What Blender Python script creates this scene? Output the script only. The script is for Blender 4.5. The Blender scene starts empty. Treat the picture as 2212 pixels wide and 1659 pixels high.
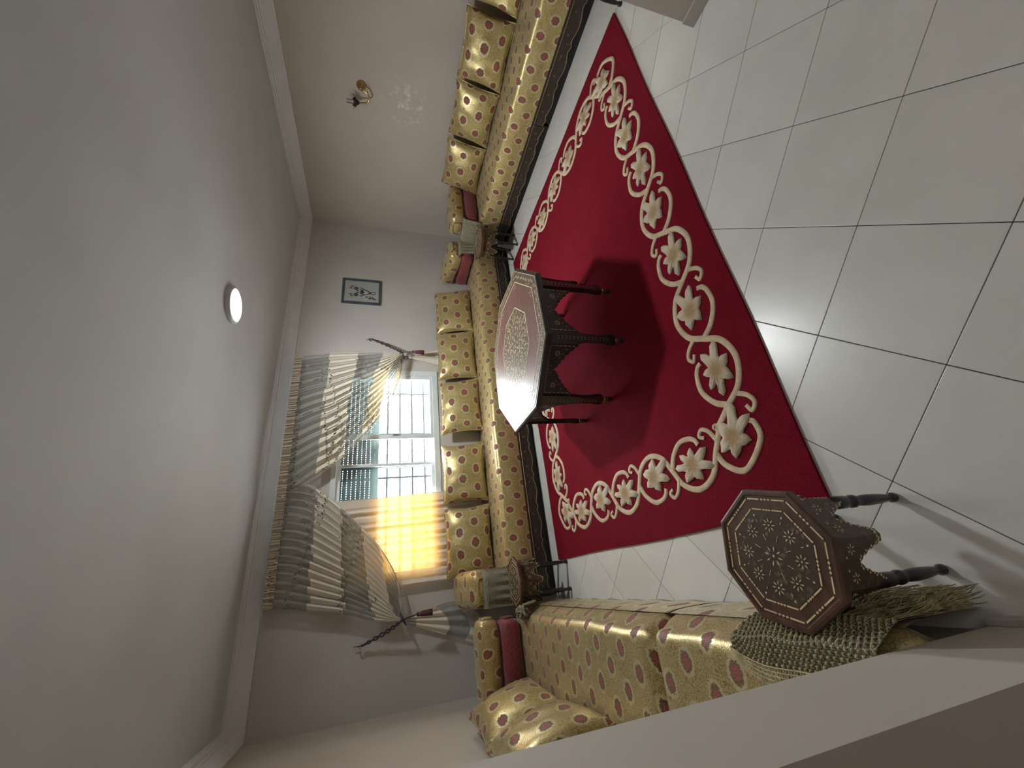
import bpy, bmesh, math, random
from mathutils import Vector, Matrix, noise as mnoise
random.seed(7)
PI = math.pi
scene = bpy.context.scene
COL = scene.collection

# ------------------------------------------------------------------ camera
cam_d = bpy.data.cameras.new('camera')
cam = bpy.data.objects.new('camera', cam_d)
COL.objects.link(cam)
right_u = Vector((0.8957, -0.4441, 0.0201)); down_u = Vector((-0.1158, -0.2769, -0.9539)); fwd = right_u.cross(down_u)
fwd.normalize(); down_u = fwd.cross(right_u).normalized(); right_u = down_u.cross(fwd).normalized()
m = Matrix((down_u, right_u, -fwd)).transposed().to_4x4()     # the phone was held sideways: picture left is up
m.translation = Vector((0, 0, 1.6007))
cam.matrix_world = m
cam_d.sensor_fit = 'HORIZONTAL'; cam_d.sensor_width = 36.0
cam_d.lens = 36.0 * 874.48 / 2212.0
cam_d.clip_start = 0.02; cam_d.clip_end = 200
scene.camera = cam

# ------------------------------------------------------------------ world, exposure
world = bpy.data.worlds.new('world'); scene.world = world; world.use_nodes = True
bg = world.node_tree.nodes['Background']
bg.inputs['Color'].default_value = (0.96, 0.98, 1.0, 1); bg.inputs['Strength'].default_value = 23.0
vs = scene.view_settings
vs.view_transform = 'Standard'; vs.look = 'None'; vs.gamma = 1.0; vs.exposure = 0.85; vs.use_curve_mapping = False
LED_STRENGTH = 240.0
# daylight enters by the window: a portal (gives off nothing itself) helps the sampling
pl = bpy.data.lights.new('window_portal', 'AREA'); pl.shape = 'RECTANGLE'; pl.size = 2.44; pl.size_y = 1.2
pl.cycles.is_portal = True
po = bpy.data.objects.new('window_portal', pl); COL.objects.link(po)
po.location = (1.31, 4.99, 1.55); po.rotation_euler = (-PI / 2, 0, 0)

# fill light added in the hall behind the camera to lift near walls
hl = bpy.data.lights.new('hall_fill', 'AREA'); hl.shape = 'RECTANGLE'; hl.size = 1.6; hl.size_y = 1.2; hl.energy = 8.0; hl.color = (1.0, .93, .84)
ho = bpy.data.objects.new('hall_fill', hl); COL.objects.link(ho); ho.location = (.9, -1.5, 2.7)

# ------------------------------------------------------------------ node helpers
class NT:
    def __init__(s, name):
        s.m = bpy.data.materials.new(name); s.m.use_nodes = True
        s.t = s.m.node_tree; s.n = s.t.nodes; s.n.clear()
        s.out = s.n.new('ShaderNodeOutputMaterial')
    def new(s, typ, ins=None, **kw):
        d = s.n.new(typ)
        for k, v in kw.items(): setattr(d, k, v)
        for k, v in (ins or {}).items(): s.set(d, k, v)
        return d
    def set(s, d, k, v):
        i = d.inputs[k]
        if isinstance(v, bpy.types.NodeSocket): s.t.links.new(v, i)
        elif isinstance(v, bpy.types.Node): s.t.links.new(v.outputs[0], i)
        else: i.default_value = v
    def math(s, op, a, b=0.0, c=None, clamp=False):
        d = s.n.new('ShaderNodeMath'); d.operation = op; d.use_clamp = clamp
        s.set(d, 0, a); s.set(d, 1, b)
        if c is not None: s.set(d, 2, c)
        return d.outputs[0]
    def ramp(s, v, a, b, lo=0.0, hi=1.0):
        d = s.n.new('ShaderNodeMapRange'); d.interpolation_type = 'SMOOTHSTEP'
        s.set(d, 0, v); d.inputs[1].default_value = a; d.inputs[2].default_value = b
        d.inputs[3].default_value = lo; d.inputs[4].default_value = hi
        return d.outputs[0]
    def mix(s, f, a, b):
        d = s.n.new('ShaderNodeMix'); d.data_type = 'RGBA'
        s.set(d, 0, f); s.set(d, 6, a); s.set(d, 7, b)
        return d.outputs[2]
    def coord(s, k='Object'): return s.n.new('ShaderNodeTexCoord').outputs[k]
    def noise(s, vec, scale, detail=3.0, rough=0.5):
        d = s.new('ShaderNodeTexNoise', {'Vector': vec, 'Scale': scale, 'Detail': detail, 'Roughness': rough}); return d.outputs[0]
    def bump(s, h, strength=0.3, dist=0.01):
        return s.new('ShaderNodeBump', {'Height': h, 'Strength': strength, 'Distance': dist}).outputs[0]
    def bsdf(s, **kw):
        d = s.n.new('ShaderNodeBsdfPrincipled')
        for k, v in kw.items(): s.set(d, k.replace('_', ' '), v)
        return d
    def done(s, sh):
        s.t.links.new(sh if isinstance(sh, bpy.types.NodeSocket) else sh.outputs[0], s.out.inputs[0]); return s.m

def c4(c): return (c[0], c[1], c[2], 1.0)

def simple(name, col, rough=0.6, metal=0.0, vary=0.12, vscale=6.0, bscale=0.0, bstr=0.2, coat=0.0, coord='Object', sheen=0.0):
    t = NT(name); co = t.coord(coord)
    n = t.noise(co, vscale, 4.0)
    col_o = t.mix(t.ramp(n, .3, .7), c4([x * (1 - vary) for x in col]), c4([min(1, x * (1 + vary)) for x in col]))
    kw = dict(Base_Color=col_o, Roughness=rough, Metallic=metal)
    if bscale: kw['Normal'] = t.bump(t.noise(co, bscale, 3.0), bstr, 0.004)
    b = t.bsdf(**kw)
    if coat: b.inputs['Coat Weight'].default_value = coat; b.inputs['Coat Roughness'].default_value = .15
    if sheen: b.inputs['Sheen Weight'].default_value = sheen; b.inputs['Sheen Roughness'].default_value = .4
    return t.done(b)

def plaster(name, col, stain=None):
    t = NT(name); co = t.coord('Object')
    n = t.noise(co, 1.3, 4.0); n2 = t.noise(co, 60.0, 2.0)
    c = t.mix(t.ramp(n, .3, .7), c4([x * .95 for x in col]), c4([x * 1.04 for x in col]))
    if stain:                                   # patch where the paint was rubbed and filled: a mark with its own shape
        (sx, sy, sz), r, sc = stain
        dv = t.new('ShaderNodeVectorMath', {0: co, 1: (sx, sy, sz)}, operation='DISTANCE').outputs['Value']
        w = t.noise(co, 14.0, 6.0, .65)
        m_ = t.math('MULTIPLY', t.ramp(dv, r, r * .15), t.ramp(w, .47, .68))
        c = t.mix(t.math('MULTIPLY', m_, .75), c, c4(sc))
    return t.done(t.bsdf(Base_Color=c, Roughness=.75, Normal=t.bump(n2, .12, .002)))

def brocade(name, pu=.265, pv=.175):
    t = NT(name); uv = t.coord('UV')
    sx = t.new('ShaderNodeSeparateXYZ', {0: uv}); x, y = sx.outputs[0], sx.outputs[1]
    def lat(o):
        fx = t.math('SUBTRACT', t.math('FRACT', t.math('ADD', t.math('DIVIDE', x, pu), o)), .5)
        fy = t.math('SUBTRACT', t.math('FRACT', t.math('ADD', t.math('DIVIDE', y, pv), o)), .5)
        fx = t.math('MULTIPLY', fx, pu * 1.12); fy = t.math('MULTIPLY', fy, pv * .92)
        return t.math('SQRT', t.math('ADD', t.math('MULTIPLY', fx, fx), t.math('MULTIPLY', fy, fy)))
    d = t.math('MINIMUM', lat(0.0), lat(0.5))
    rag = t.math('MULTIPLY', t.math('SUBTRACT', t.noise(uv, 85.0, 3.0, .7), .5), .040)
    d = t.math('ADD', d, rag)
    core = t.ramp(d, .025, .019); leaf = t.ramp(d, .037, .032); halo = t.ramp(d, .051, .046)
    vor = t.new('ShaderNodeTexVoronoi', {'Vector': uv, 'Scale': 85.0}, feature='DISTANCE_TO_EDGE')
    peb = t.ramp(vor.outputs[0], .03, .12)
    big = t.noise(uv, 9.0, 2.0)
    gold = t.mix(peb, (.27, .19, .065, 1), (.54, .43, .185, 1))
    gold = t.mix(t.ramp(big, .35, .7, 0, .35), gold, (.57, .47, .23, 1))
    sp = t.noise(uv, 190.0, 2.0)
    red = t.mix(t.ramp(sp, .44, .56), (.21, .035, .030, 1), (.36, .095, .075, 1))
    grn = t.mix(t.ramp(sp, .42, .58), (.075, .050, .018, 1), (.20, .115, .045, 1))
    c = t.mix(t.math('MULTIPLY', halo, .8), gold, (.66, .57, .33, 1))
    c = t.mix(leaf, c, grn); c = t.mix(core, c, red)
    b = t.bsdf(Base_Color=c, Roughness=t.ramp(leaf, 0, 1, .35, .65), Metallic=t.ramp(leaf, 0, 1, .45, .0),
               Normal=t.bump(peb, .13, .003))
    b.inputs['Sheen Weight'].default_value = .15
    return t.done(b)

def cloth(name, refl, trans, transp=0.0, tw=0.5, rough=.6, weave=900.0):
    """thin textile: part of the light is scattered back, part through, part passes between the threads"""
    t = NT(name); uv = t.coord('UV')
    n = t.noise(uv, 40.0, 3.0)
    colr = t.mix(n, c4([x * .9 for x in refl]), c4([min(1, x * 1.08) for x in refl]))
    dif = t.new('ShaderNodeBsdfDiffuse', {0: colr, 1: rough})
    tr = t.new('ShaderNodeBsdfTranslucent', {0: c4(trans)})
    a = t.new('ShaderNodeMixShader', {0: tw, 1: dif, 2: tr})
    if transp > 0:
        tp = t.new('ShaderNodeBsdfTransparent')
        a = t.new('ShaderNodeMixShader', {0: transp, 1: a, 2: tp})
    return t.done(a)

def knit(name, col, scale=70.0, hole=0.0):
    t = NT(name); uv = t.coord('UV')
    w = t.new('ShaderNodeTexWave', {'Vector': uv, 'Scale': scale * .5, 'Distortion': 1.5, 'Detail': 2.0}, bands_direction='X')
    w2 = t.new('ShaderNodeTexWave', {'Vector': uv, 'Scale': scale * .32, 'Distortion': 2.0, 'Detail': 2.0}, bands_direction='Y')
    h = t.math('MULTIPLY', w.outputs[1], w2.outputs[1])
    c = t.mix(t.ramp(h, .05, .5), c4([x * .38 for x in col]), c4(col))
    b = t.bsdf(Base_Color=c, Roughness=.9, Normal=t.bump(h, .8, .006))
    return t.done(b)

def rugpile(name, col):
    t = NT(name); co = t.coord('Object')
    n = t.noise(co, 260.0, 2.0); n2 = t.noise(co, 7.0, 4.0)
    c = t.mix(t.ramp(n, .3, .7), c4([x * .62 for x in col]), c4([x * 1.15 for x in col]))
    c = t.mix(t.ramp(n2, .4, .75, 0, .3), c, c4([min(1, x * 1.35) for x in col]))
    b = t.bsdf(Base_Color=c, Roughness=.95, Normal=t.bump(n, .8, .006))
    b.inputs['Sheen Weight'].default_value = .6; b.inputs['Sheen Roughness'].default_value = .3
    b.inputs['Sheen Tint'].default_value = c4([min(1, x * 2.2 + .04) for x in col]); b.inputs['Specular IOR Level'].default_value = .1
    return t.done(b)

def motif_pile(name):
    t = NT(name); co = t.coord('Object')
    n = t.noise(co, 300.0, 2.0)
    dv = t.new('ShaderNodeVectorMath', {0: co}, operation='LENGTH').outputs['Value']
    c = t.mix(t.ramp(dv, .02, .075), (.44, .29, .15, 1), (.66, .56, .42, 1))
    c = t.mix(t.ramp(n, .25, .75, .35, 0), c, (.30, .20, .11, 1))
    return t.done(t.bsdf(Base_Color=c, Roughness=.95, Normal=t.bump(n, .7, .006)))

def wood(name, dark, light, rough=.35, coat=.3, scale=6.0):
    t = NT(name); co = t.coord('Object')
    mp = t.new('ShaderNodeMapping', {'Vector': co, 'Scale': (scale * .25, scale * 2.2, scale)})
    n = t.noise(mp.outputs[0], 5.0, 6.0, .6)
    c = t.mix(t.ramp(n, .3, .7), c4(dark), c4(light))
    b = t.bsdf(Base_Color=c, Roughness=rough, Normal=t.bump(n, .12, .002))
    b.inputs['Coat Weight'].default_value = coat; b.inputs['Coat Roughness'].default_value = .12
    return t.done(b)

def carved(name, dark, light, scale=60.0, lo=.36, hi=.5, rough=.4, coat=.2):
    t = NT(name); co = t.coord('Object')
    v = t.new('ShaderNodeTexVoronoi', {'Vector': co, 'Scale': scale}, feature='F1')
    n = t.noise(co, scale * .8, 3.0)
    h = t.math('MULTIPLY', t.ramp(v.outputs[0], .55, .15), t.ramp(n, lo, hi))
    c = t.mix(h, c4(dark), c4(light))
    b = t.bsdf(Base_Color=c, Roughness=rough, Normal=t.bump(h, .5, .002))
    b.inputs['Coat Weight'].default_value = coat; b.inputs['Coat Roughness'].default_value = .15
    return t.done(b)

def tile_mat(name):
    t = NT(name)
    oi = t.n.new('ShaderNodeObjectInfo')
    off = t.new('ShaderNodeVectorMath', {0: t.coord('Object'), 1: oi.outputs['Location']}, operation='ADD').outputs[0]
    n = t.noise(off, 3.2, 5.0, .6); n2 = t.noise(off, 22.0, 4.0, .65)
    c = t.mix(t.ramp(n, .35, .7), (.61, .59, .545, 1), (.655, .635, .59, 1))
    c = t.mix(t.ramp(n2, .55, .8, 0, .12), c, (.50, .44, .36, 1))
    v = t.math('MULTIPLY_ADD', oi.outputs['Random'], .10, .95)
    c = t.mix(1.0, c, c); mul = t.n.new('ShaderNodeMix'); mul.data_type = 'RGBA'; mul.blend_type = 'MULTIPLY'
    mul.inputs[0].default_value = 1.0; t.set(mul, 6, c)
    cc = t.new('ShaderNodeCombineColor', {0: v, 1: v, 2: v}); t.set(mul, 7, cc.outputs[0])
    return t.done(t.bsdf(Base_Color=mul.outputs[2], Roughness=t.ramp(n2, .3, .7, .28, .32), Normal=t.bump(n2, .05, .002)))

def emit(name, col, s):
    t = NT(name); return t.done(t.new('ShaderNodeEmission', {0: c4(col), 1: s}))

def pane_mat(name, tint=(.93, .96, .96), ior=1.45):
    t = NT(name)
    f = t.new('ShaderNodeFresnel', {0: ior})
    g = t.new('ShaderNodeBsdfGlossy', {0: (1, 1, 1, 1), 1: .02}); tp = t.new('ShaderNodeBsdfTransparent', {0: c4(tint)})
    return t.done(t.new('ShaderNodeMixShader', {0: f, 1: tp, 2: g}))

M = {}
M['wall'] = plaster('wall_paint', (.49, .435, .375), stain=((4.96, 2.848, 1.421), .34, (.80, .77, .72)))
M['wallb'] = plaster('wall_paint_back', (.53, .50, .465), stain=((-.62, 4.7, 1.92), .22, (.62, .6, .56)))
M['ceil'] = plaster('ceiling_paint', (.58, .615, .66))
M['cornice'] = simple('cornice_gypsum', (.68, .69, .71), .6, vary=.03, bscale=40, bstr=.05)
M['tile'] = tile_mat('floor_tile_glazed'); M['grout'] = simple('grout', (.085, .08, .07), .9)
M['skirt'] = simple('baseboard_tile', (.42, .40, .36), .35, vary=.06)
M['brocade'] = brocade('gold_brocade')
M['velvet'] = simple('red_velvet', (.20, .030, .036), .7, vary=.3, vscale=60, bscale=200, bstr=.3, sheen=.5)
M['cream_satin'] = cloth('cream_satin', (.86, .82, .74), (.80, .62, .34), 0, .22)
M['sheer'] = cloth('grey_sheer', (.50, .50, .46), (.50, .50, .46), .42, .35)
M['beige_gather'] = cloth('beige_gathered', (.72, .63, .52), (.5, .4, .25), 0, .2)
M['white_voile'] = cloth('white_voile', (.84, .80, .74), (.66, .32, .04), .008, .20)
M['rope'] = simple('braided_rope', (.055, .035, .05), .8, vary=.7, vscale=120, bscale=160, bstr=.8)
M['tassel'] = simple('tassel_plum', (.10, .03, .045), .8, vary=.5, vscale=60, bscale=150, bstr=.6)
M['bead'] = simple('bead_crystal', (.75, .75, .72), .15, .1, vary=.1)
M['rug'] = rugpile('rug_red_pile', (.175, .005, .015))
M['motif'] = motif_pile('rug_motif_pile')
M['vine'] = simple('rug_vine_pile', (.58, .46, .31), .95, vary=.12, vscale=25, bscale=300, bstr=.7)
M['dkwood'] = wood('dark_table_wood', (.012, .009, .010), (.030, .020, .019), .35, .25)
M['topwood'] = wood('table_top_wood', (.085, .034, .025), (.16, .070, .052), .40, .08)
M['smwood'] = wood('small_table_wood', (.055, .024, .015), (.105, .048, .028), .38, .15)
M['smpanel'] = carved('small_table_carved', (.062, .036, .021), (.115, .090, .055), 50.0, .45, .6)
M['goldcarve'] = carved('gold_carved_centre', (.075, .045, .028), (.46, .34, .17), 46.0, .40, .50, .42, .05)
M['bandcarve'] = carved('gold_carved_band', (.07, .04, .028), (.36, .26, .14), 58.0, .46, .56, .42, .05)
M['inlay'] = simple('pearl_inlay', (.66, .55, .34), .3, vary=.15, vscale=30)
M['ebony'] = simple('turned_ebony', (.012, .011, .012), .4, vary=.3, coat=.2)
M['benchwood'] = carved('bench_carved_wood', (.030, .018, .012), (.085, .058, .036), 26.0, .5, .62, .45, .1)
M['taupe'] = simple('taupe_bench_board', (.30, .26, .23), .6, vary=.1)
M['plinth'] = simple('bench_plinth', (.010, .009, .009), .6)
M['trimgold'] = simple('bench_gold_line', (.30, .22, .11), .45, .3)
M['rosette'] = simple('bench_rosette', (.085, .062, .036), .5)
M['brass'] = simple('aged_brass', (.46, .33, .13), .16, 1.0, vary=.1, vscale=12)
M['iron'] = simple('dark_iron', (.05, .055, .06), .5, .4)
M['bronze'] = simple('dark_bronze', (.05, .04, .032), .45, .6)
M['glass'] = pane_mat('window_glass'); M['pglass'] = pane_mat('picture_glass', (.99, .99, .99), 1.2)
M['pvc'] = simple('window_frame_white', (.68, .72, .72), .35, vary=.03)
M['seal'] = simple('shutter_rail_grey', (.12, .17, .17), .5)
M['slat'] = simple('shutter_slat_grey', (.20, .26, .26), .5, vary=.04)
M['pframe'] = simple('picture_frame_blue', (.060, .075, .095), .45, vary=.25)
M['paper'] = simple('picture_paper', (.40, .41, .37), .7, vary=.05)
M['ink'] = simple('picture_ink', (.085, .085, .08), .7)
M['ink2'] = simple('picture_ink_brown', (.10, .075, .07), .7)
M['led'] = emit('led_diffuser', (.93, .98, 1.0), LED_STRENGTH)
M['ledrim'] = simple('led_housing', (.60, .63, .65), .4)
M['knit'] = knit('olive_knit', (.46, .42, .29), 70.0)
M['yarn'] = simple('olive_yarn', (.34, .29, .16), .95, vary=.4, vscale=30)
M['yarnolive'] = simple('olive_stitch', (.44, .39, .24), .95, vary=.3, vscale=60)
M['yarnpale'] = simple('cream_yarn', (.55, .47, .30), .9, vary=.2, vscale=30)
M['ground'] = simple('pale_outdoor_ground', (.55, .53, .48), .9)
M['bark'] = simple('outdoor_trunk', (.15, .12, .09), .9)

# ------------------------------------------------------------------ mesh helpers
def link(o, parent=None):
    COL.objects.link(o)
    if parent is not None: o.parent = parent
    return o

def mk(name, verts, faces, mat, parent=None, smooth=False, uvs=None, loc=None):
    me = bpy.data.meshes.new(name); me.from_pydata([tuple(v) for v in verts], [], faces); me.update()
    if uvs is not None:
        l = me.uv_layers.new(name='UVMap')
        vi = [0] * len(me.loops); me.loops.foreach_get('vertex_index', vi)
        flat = []
        for i in vi: flat += [uvs[i][0], uvs[i][1]]
        l.data.foreach_set('uv', flat)
    if smooth: me.polygons.foreach_set('use_smooth', [True] * len(me.polygons))
    me.materials.append(mat if not isinstance(mat, str) else M[mat])
    o = bpy.data.objects.new(name, me)
    if loc: o.location = loc
    return link(o, parent)

class B:
    """collects verts / faces of one mesh"""
    def __init__(s): s.v = []; s.f = []; s.uv = []
    def add(s, vs, fs, uv=None):
        o = len(s.v); s.v += [Vector(v) for v in vs]; s.f += [tuple(i + o for i in f) for f in fs]
        s.uv += uv if uv else [(v[0], v[1]) for v in vs]
        return s
    def box(s, x0, x1, y0, y1, z0, z1):
        vs = [(x0, y0, z0), (x1, y0, z0), (x1, y1, z0), (x0, y1, z0), (x0, y0, z1), (x1, y0, z1), (x1, y1, z1), (x0, y1, z1)]
        return s.add(vs, [(3, 2, 1, 0), (4, 5, 6, 7), (0, 1, 5, 4), (1, 2, 6, 5), (2, 3, 7, 6), (3, 0, 4, 7)])
    def bbox(s, x0, x1, y0, y1, z0, z1, c):
        """box with chamfered edges"""
        bm = bmesh.new(); bmesh.ops.create_cube(bm, size=1)
        for v in bm.verts:
            v.co = Vector(((x0 + x1) / 2 + v.co.x * (x1 - x0), (y0 + y1) / 2 + v.co.y * (y1 - y0), (z0 + z1) / 2 + v.co.z * (z1 - z0)))
        bmesh.ops.bevel(bm, geom=bm.edges[:], offset=c, segments=2, affect='EDGES', profile=.7)
        return s.bm(bm)
    def bm(s, bm):
        bm.verts.index_update()
        s.add([v.co.copy() for v in bm.verts], [tuple(v.index for v in f.verts) for f in bm.faces]); bm.free(); return s
    def tube(s, pts, r, n=8, close=False, cap=True):
        pts = [Vector(p) for p in pts]; k = len(pts)
        rr = r if isinstance(r, (list, tuple)) else [r] * k
        vs = []; fs = []; up = Vector((0, 0, 1)); prev = None
        for i, p in enumerate(pts):
            a = pts[i - 1] if (i or close) else p; b = pts[(i + 1) % k] if (i < k - 1 or close) else p
            d = (b - a).normalized() if (b - a).length > 1e-9 else Vector((0, 0, 1))
            if prev is None:
                q = d.cross(up) if abs(d.dot(up)) < .95 else d.cross(Vector((1, 0, 0)))
            else:
                q = prev - d * prev.dot(d)
            q.normalize(); prev = q; w = d.cross(q)
            for j in range(n):
                t = 2 * PI * j / n; vs.append(p + (q * math.cos(t) + w * math.sin(t)) * rr[i])
        for i in range(k if close else k - 1):
            for j in range(n):
                a = i * n + j; b = i * n + (j + 1) % n; c = ((i + 1) % k) * n + (j + 1) % n; d = ((i + 1) % k) * n + j
                fs.append((a, b, c, d))
        if cap and not close:
            fs.append(tuple(range(n - 1, -1, -1))); fs.append(tuple((k - 1) * n + j for j in range(n)))
        return s.add(vs, fs)
    def lathe(s, prof, n=16, at=(0, 0, 0), axis='Z'):
        vs = []; fs = []; at = Vector(at)
        for (r, z) in prof:
            for j in range(n):
                t = 2 * PI * j / n; p = (r * math.cos(t), r * math.sin(t), z)
                if axis == 'X': p = (p[2], p[0], p[1])
                if axis == 'Y': p = (p[0], p[2], p[1])
                vs.append(at + Vector(p))
        for i in range(len(prof) - 1):
            for j in range(n): fs.append((i * n + j, i * n + (j + 1) % n, (i + 1) * n + (j + 1) % n, (i + 1) * n + j))
        fs.append(tuple(range(n - 1, -1, -1))); fs.append(tuple((len(prof) - 1) * n + j for j in range(n)))
        return s.add(vs, fs)
    def prism(s, poly, f):
        """2D outline -> solid; f(a, b, 0|1) gives the point on the front / back face"""
        n = len(poly)
        vs = [f(a, b, 0) for a, b in poly] + [f(a, b, 1) for a, b in poly]
        fs = [tuple(range(n)), tuple(range(2 * n - 1, n - 1, -1))] + [(i, i + n, (i + 1) % n + n, (i + 1) % n) for i in range(n)]
        return s.add(vs, fs)
    def grid(s, fn, nu, nv, uvf=None):
        vs = []; uv = []
        for i in range(nu + 1):
            for j in range(nv + 1):
                vs.append(fn(i / nu, j / nv)); uv.append(uvf(i / nu, j / nv) if uvf else (i / nu, j / nv))
        fs = [(i * (nv + 1) + j, (i + 1) * (nv + 1) + j, (i + 1) * (nv + 1) + j + 1, i * (nv + 1) + j + 1) for i in range(nu) for j in range(nv)]
        return s.add(vs, fs, uv)
    def build(s, name, mat, parent=None, smooth=False, loc=None):
        o = mk(name, s.v, s.f, mat, parent, smooth, s.uv, loc)
        if s.f:
            bm = bmesh.new(); bm.from_mesh(o.data); bmesh.ops.recalc_face_normals(bm, faces=bm.faces); bm.to_mesh(o.data); bm.free()
        return o

def autosmooth(o, ang=35):
    me = o.data; me.polygons.foreach_set('use_smooth', [True] * len(me.polygons))
    bm = bmesh.new(); bm.from_mesh(me)
    for e in bm.edges:
        if len(e.link_faces) == 2 and e.calc_face_angle(0) > math.radians(ang): e.smooth = False
    bm.to_mesh(me); bm.free(); return o

def tag(o, label, cat=None, group=None):
    o['label'] = label
    if cat: o['category'] = cat
    if group: o['group'] = group
    return o
def struct(o): o['kind'] = 'structure'; return o
def stuff(o): o['kind'] = 'stuff'; return o
def empty(name, loc, rz=0.0):
    o = bpy.data.objects.new(name, None); o.empty_display_size = .1; COL.objects.link(o)
    o.location = loc; o.rotation_euler = (0, 0, rz); return o
def copy_tree(o, parent=None):
    c = o.copy(); COL.objects.link(c); c.parent = parent
    for ch in list(o.children): copy_tree(ch, c)
    return c
def lerp(a, b, t): return a + (b - a) * t
def interp(pts, t):
    """point on a polyline at fraction t of its length"""
    L = [0.0]
    for i in range(1, len(pts)): L.append(L[-1] + (pts[i] - pts[i - 1]).length)
    d = t * L[-1]
    for i in range(1, len(pts)):
        if d <= L[i] or i == len(pts) - 1:
            return pts[i - 1].lerp(pts[i], (d - L[i - 1]) / max(1e-9, L[i] - L[i - 1]))
def smoothpath(pts, n=40):
    """Catmull-Rom through the points"""
    pts = [Vector(p) for p in pts]; P = [pts[0] * 2 - pts[1]] + pts + [pts[-1] * 2 - pts[-2]]
    out = []
    k = len(pts) - 1
    for s in range(n + 1):
        t = s / n * k; i = min(int(t), k - 1); t -= i
        a, b, c, d = P[i:i + 4]
        out.append(.5 * ((2 * b) + (c - a) * t + (2 * a - 5 * b + 4 * c - d) * t * t + (3 * b - a - 3 * c + d) * t ** 3))
    return out

# ------------------------------------------------------------------ the room
XL, XR, YB, HT, HC = -.973, 4.97, 4.72, 2.78, 2.64
WX0, WX1, WZ0, WZ1 = .10, 2.53, .957, 2.14           # window opening
T = .2
b = B()
b.box(XL - T, WX0, YB, YB + T, -.05, HT); b.box(WX1, XR + T, YB, YB + T, -.05, HT)
b.box(WX0, WX1, YB, YB + T, -.05, WZ0); b.box(WX0, WX1, YB, YB + T, WZ1, HT)
struct(b.build('wall_back', 'wallb'))
struct(B().box(XR, XR + T, -2.6, YB, -.05, HT).build('wall_right', 'wall'))
struct(B().box(XL - T, XL, .567, YB, -.05, HT).build('wall_left', 'wall'))
struct(B().box(-3.0, XR + T, -2.6, YB + T, HT, HT + .15).build('ceiling', 'ceil'))
# partition with a wide opening where the photographer stands; its two ends show
struct(B().box(-3.0, -.258, .567, .84, -.05, HT).build('wall_partition_left', 'wall'))
struct(B().box(2.644, XR, .49, .757, -.05, HT).build('wall_partition_right', 'wall'))
# the hall behind the camera
struct(B().box(-3.0, XR + T, -2.8, -2.6, -.05, HT).build('wall_hall_rear', 'wall'))
struct(B().box(-3.2, -3.0, -2.8, .84, -.05, HT).build('wall_hall_left', 'wall'))
# baseboards of the two partition ends
struct(B().bbox(-.258, -.243, .5, .845, 0, .075, .003).build('baseboard_left', 'skirt'))
struct(B().bbox(2.629, 2.644, .40, .762, 0, .075, .003).build('baseboard_right', 'skirt'))

# cornice, mitred at the corners
prof = [(0, HC), (.018, HC), (.022, HC + .012), (.03, HC + .02), (.085, HC + .088), (.092, HC + .088), (.098, HC + .104), (.118, HC + .108), (.126, HC + .122), (.14, HC + .125), (.14, HT), (0, HT)]
def cornice(name, f0, f1):
    b = B(); n = len(prof)
    vs = [f0(o, z) for o, z in prof] + [f1(o, z) for o, z in prof]
    b.add(vs, [(i, (i + 1) % n, (i + 1) % n + n, i + n) for i in range(n)] + [tuple(range(n)), tuple(range(2 * n - 1, n - 1, -1))])
    struct(b.build(name, 'cornice'))
cornice('trim_1', lambda o, z: (XL + o, YB - o, z), lambda o, z: (XR - o, YB - o, z))
cornice('trim_2', lambda o, z: (XR - o, YB - o, z), lambda o, z: (XR - o, .757 + o, z))
cornice('trim_3', lambda o, z: (XL + o, YB - o, z), lambda o, z: (XL + o, .84 + o, z))

# floor: tiles laid at 45 degrees, dark joints
floor = struct(B().box(-3.0, XR + T, -2.6, YB + T, -.12, -.004).build('floor', 'grout'))
S_ = 0.4; TH = -.7942; OX, OY = 2.403, .9116
tb = B().bbox(-.1985, .1985, -.1985, .1985, -.012, 0, .0015)
e1 = Vector((-math.cos(TH), -math.sin(TH), 0)); e2 = Vector((math.sin(TH), -math.cos(TH), 0))
tile0 = None; ntile = 0
rest = B()
for i in range(-14, 15):
    for j in range(-14, 15):
        p = Vector((OX, OY, 0)) + e1 * S_ * (i + .5) + e2 * S_ * (j + .5)
        if not (-.85 < p.x < 4.75 and -1.9 < p.y < 4.55): continue
        seen = p.y > .25 and p.y < 4.25 and p.x > -.6 and p.x < 4.5
        if seen:
            if tile0 is None:
                tile0 = tb.build('floor_tile', 'tile', floor); o = tile0
            else:
                o = bpy.data.objects.new('floor_tile', tile0.data); link(o, floor)
            o.location = p; o.rotation_euler = (0, 0, TH); ntile += 1
        else:
            c, s = math.cos(TH), math.sin(TH)
            rest.add([(p.x + v.x * c - v.y * s, p.y + v.x * s + v.y * c, v.z) for v in tb.v], tb.f)
stuff(rest.build('tile_field', 'tile', floor))

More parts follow.
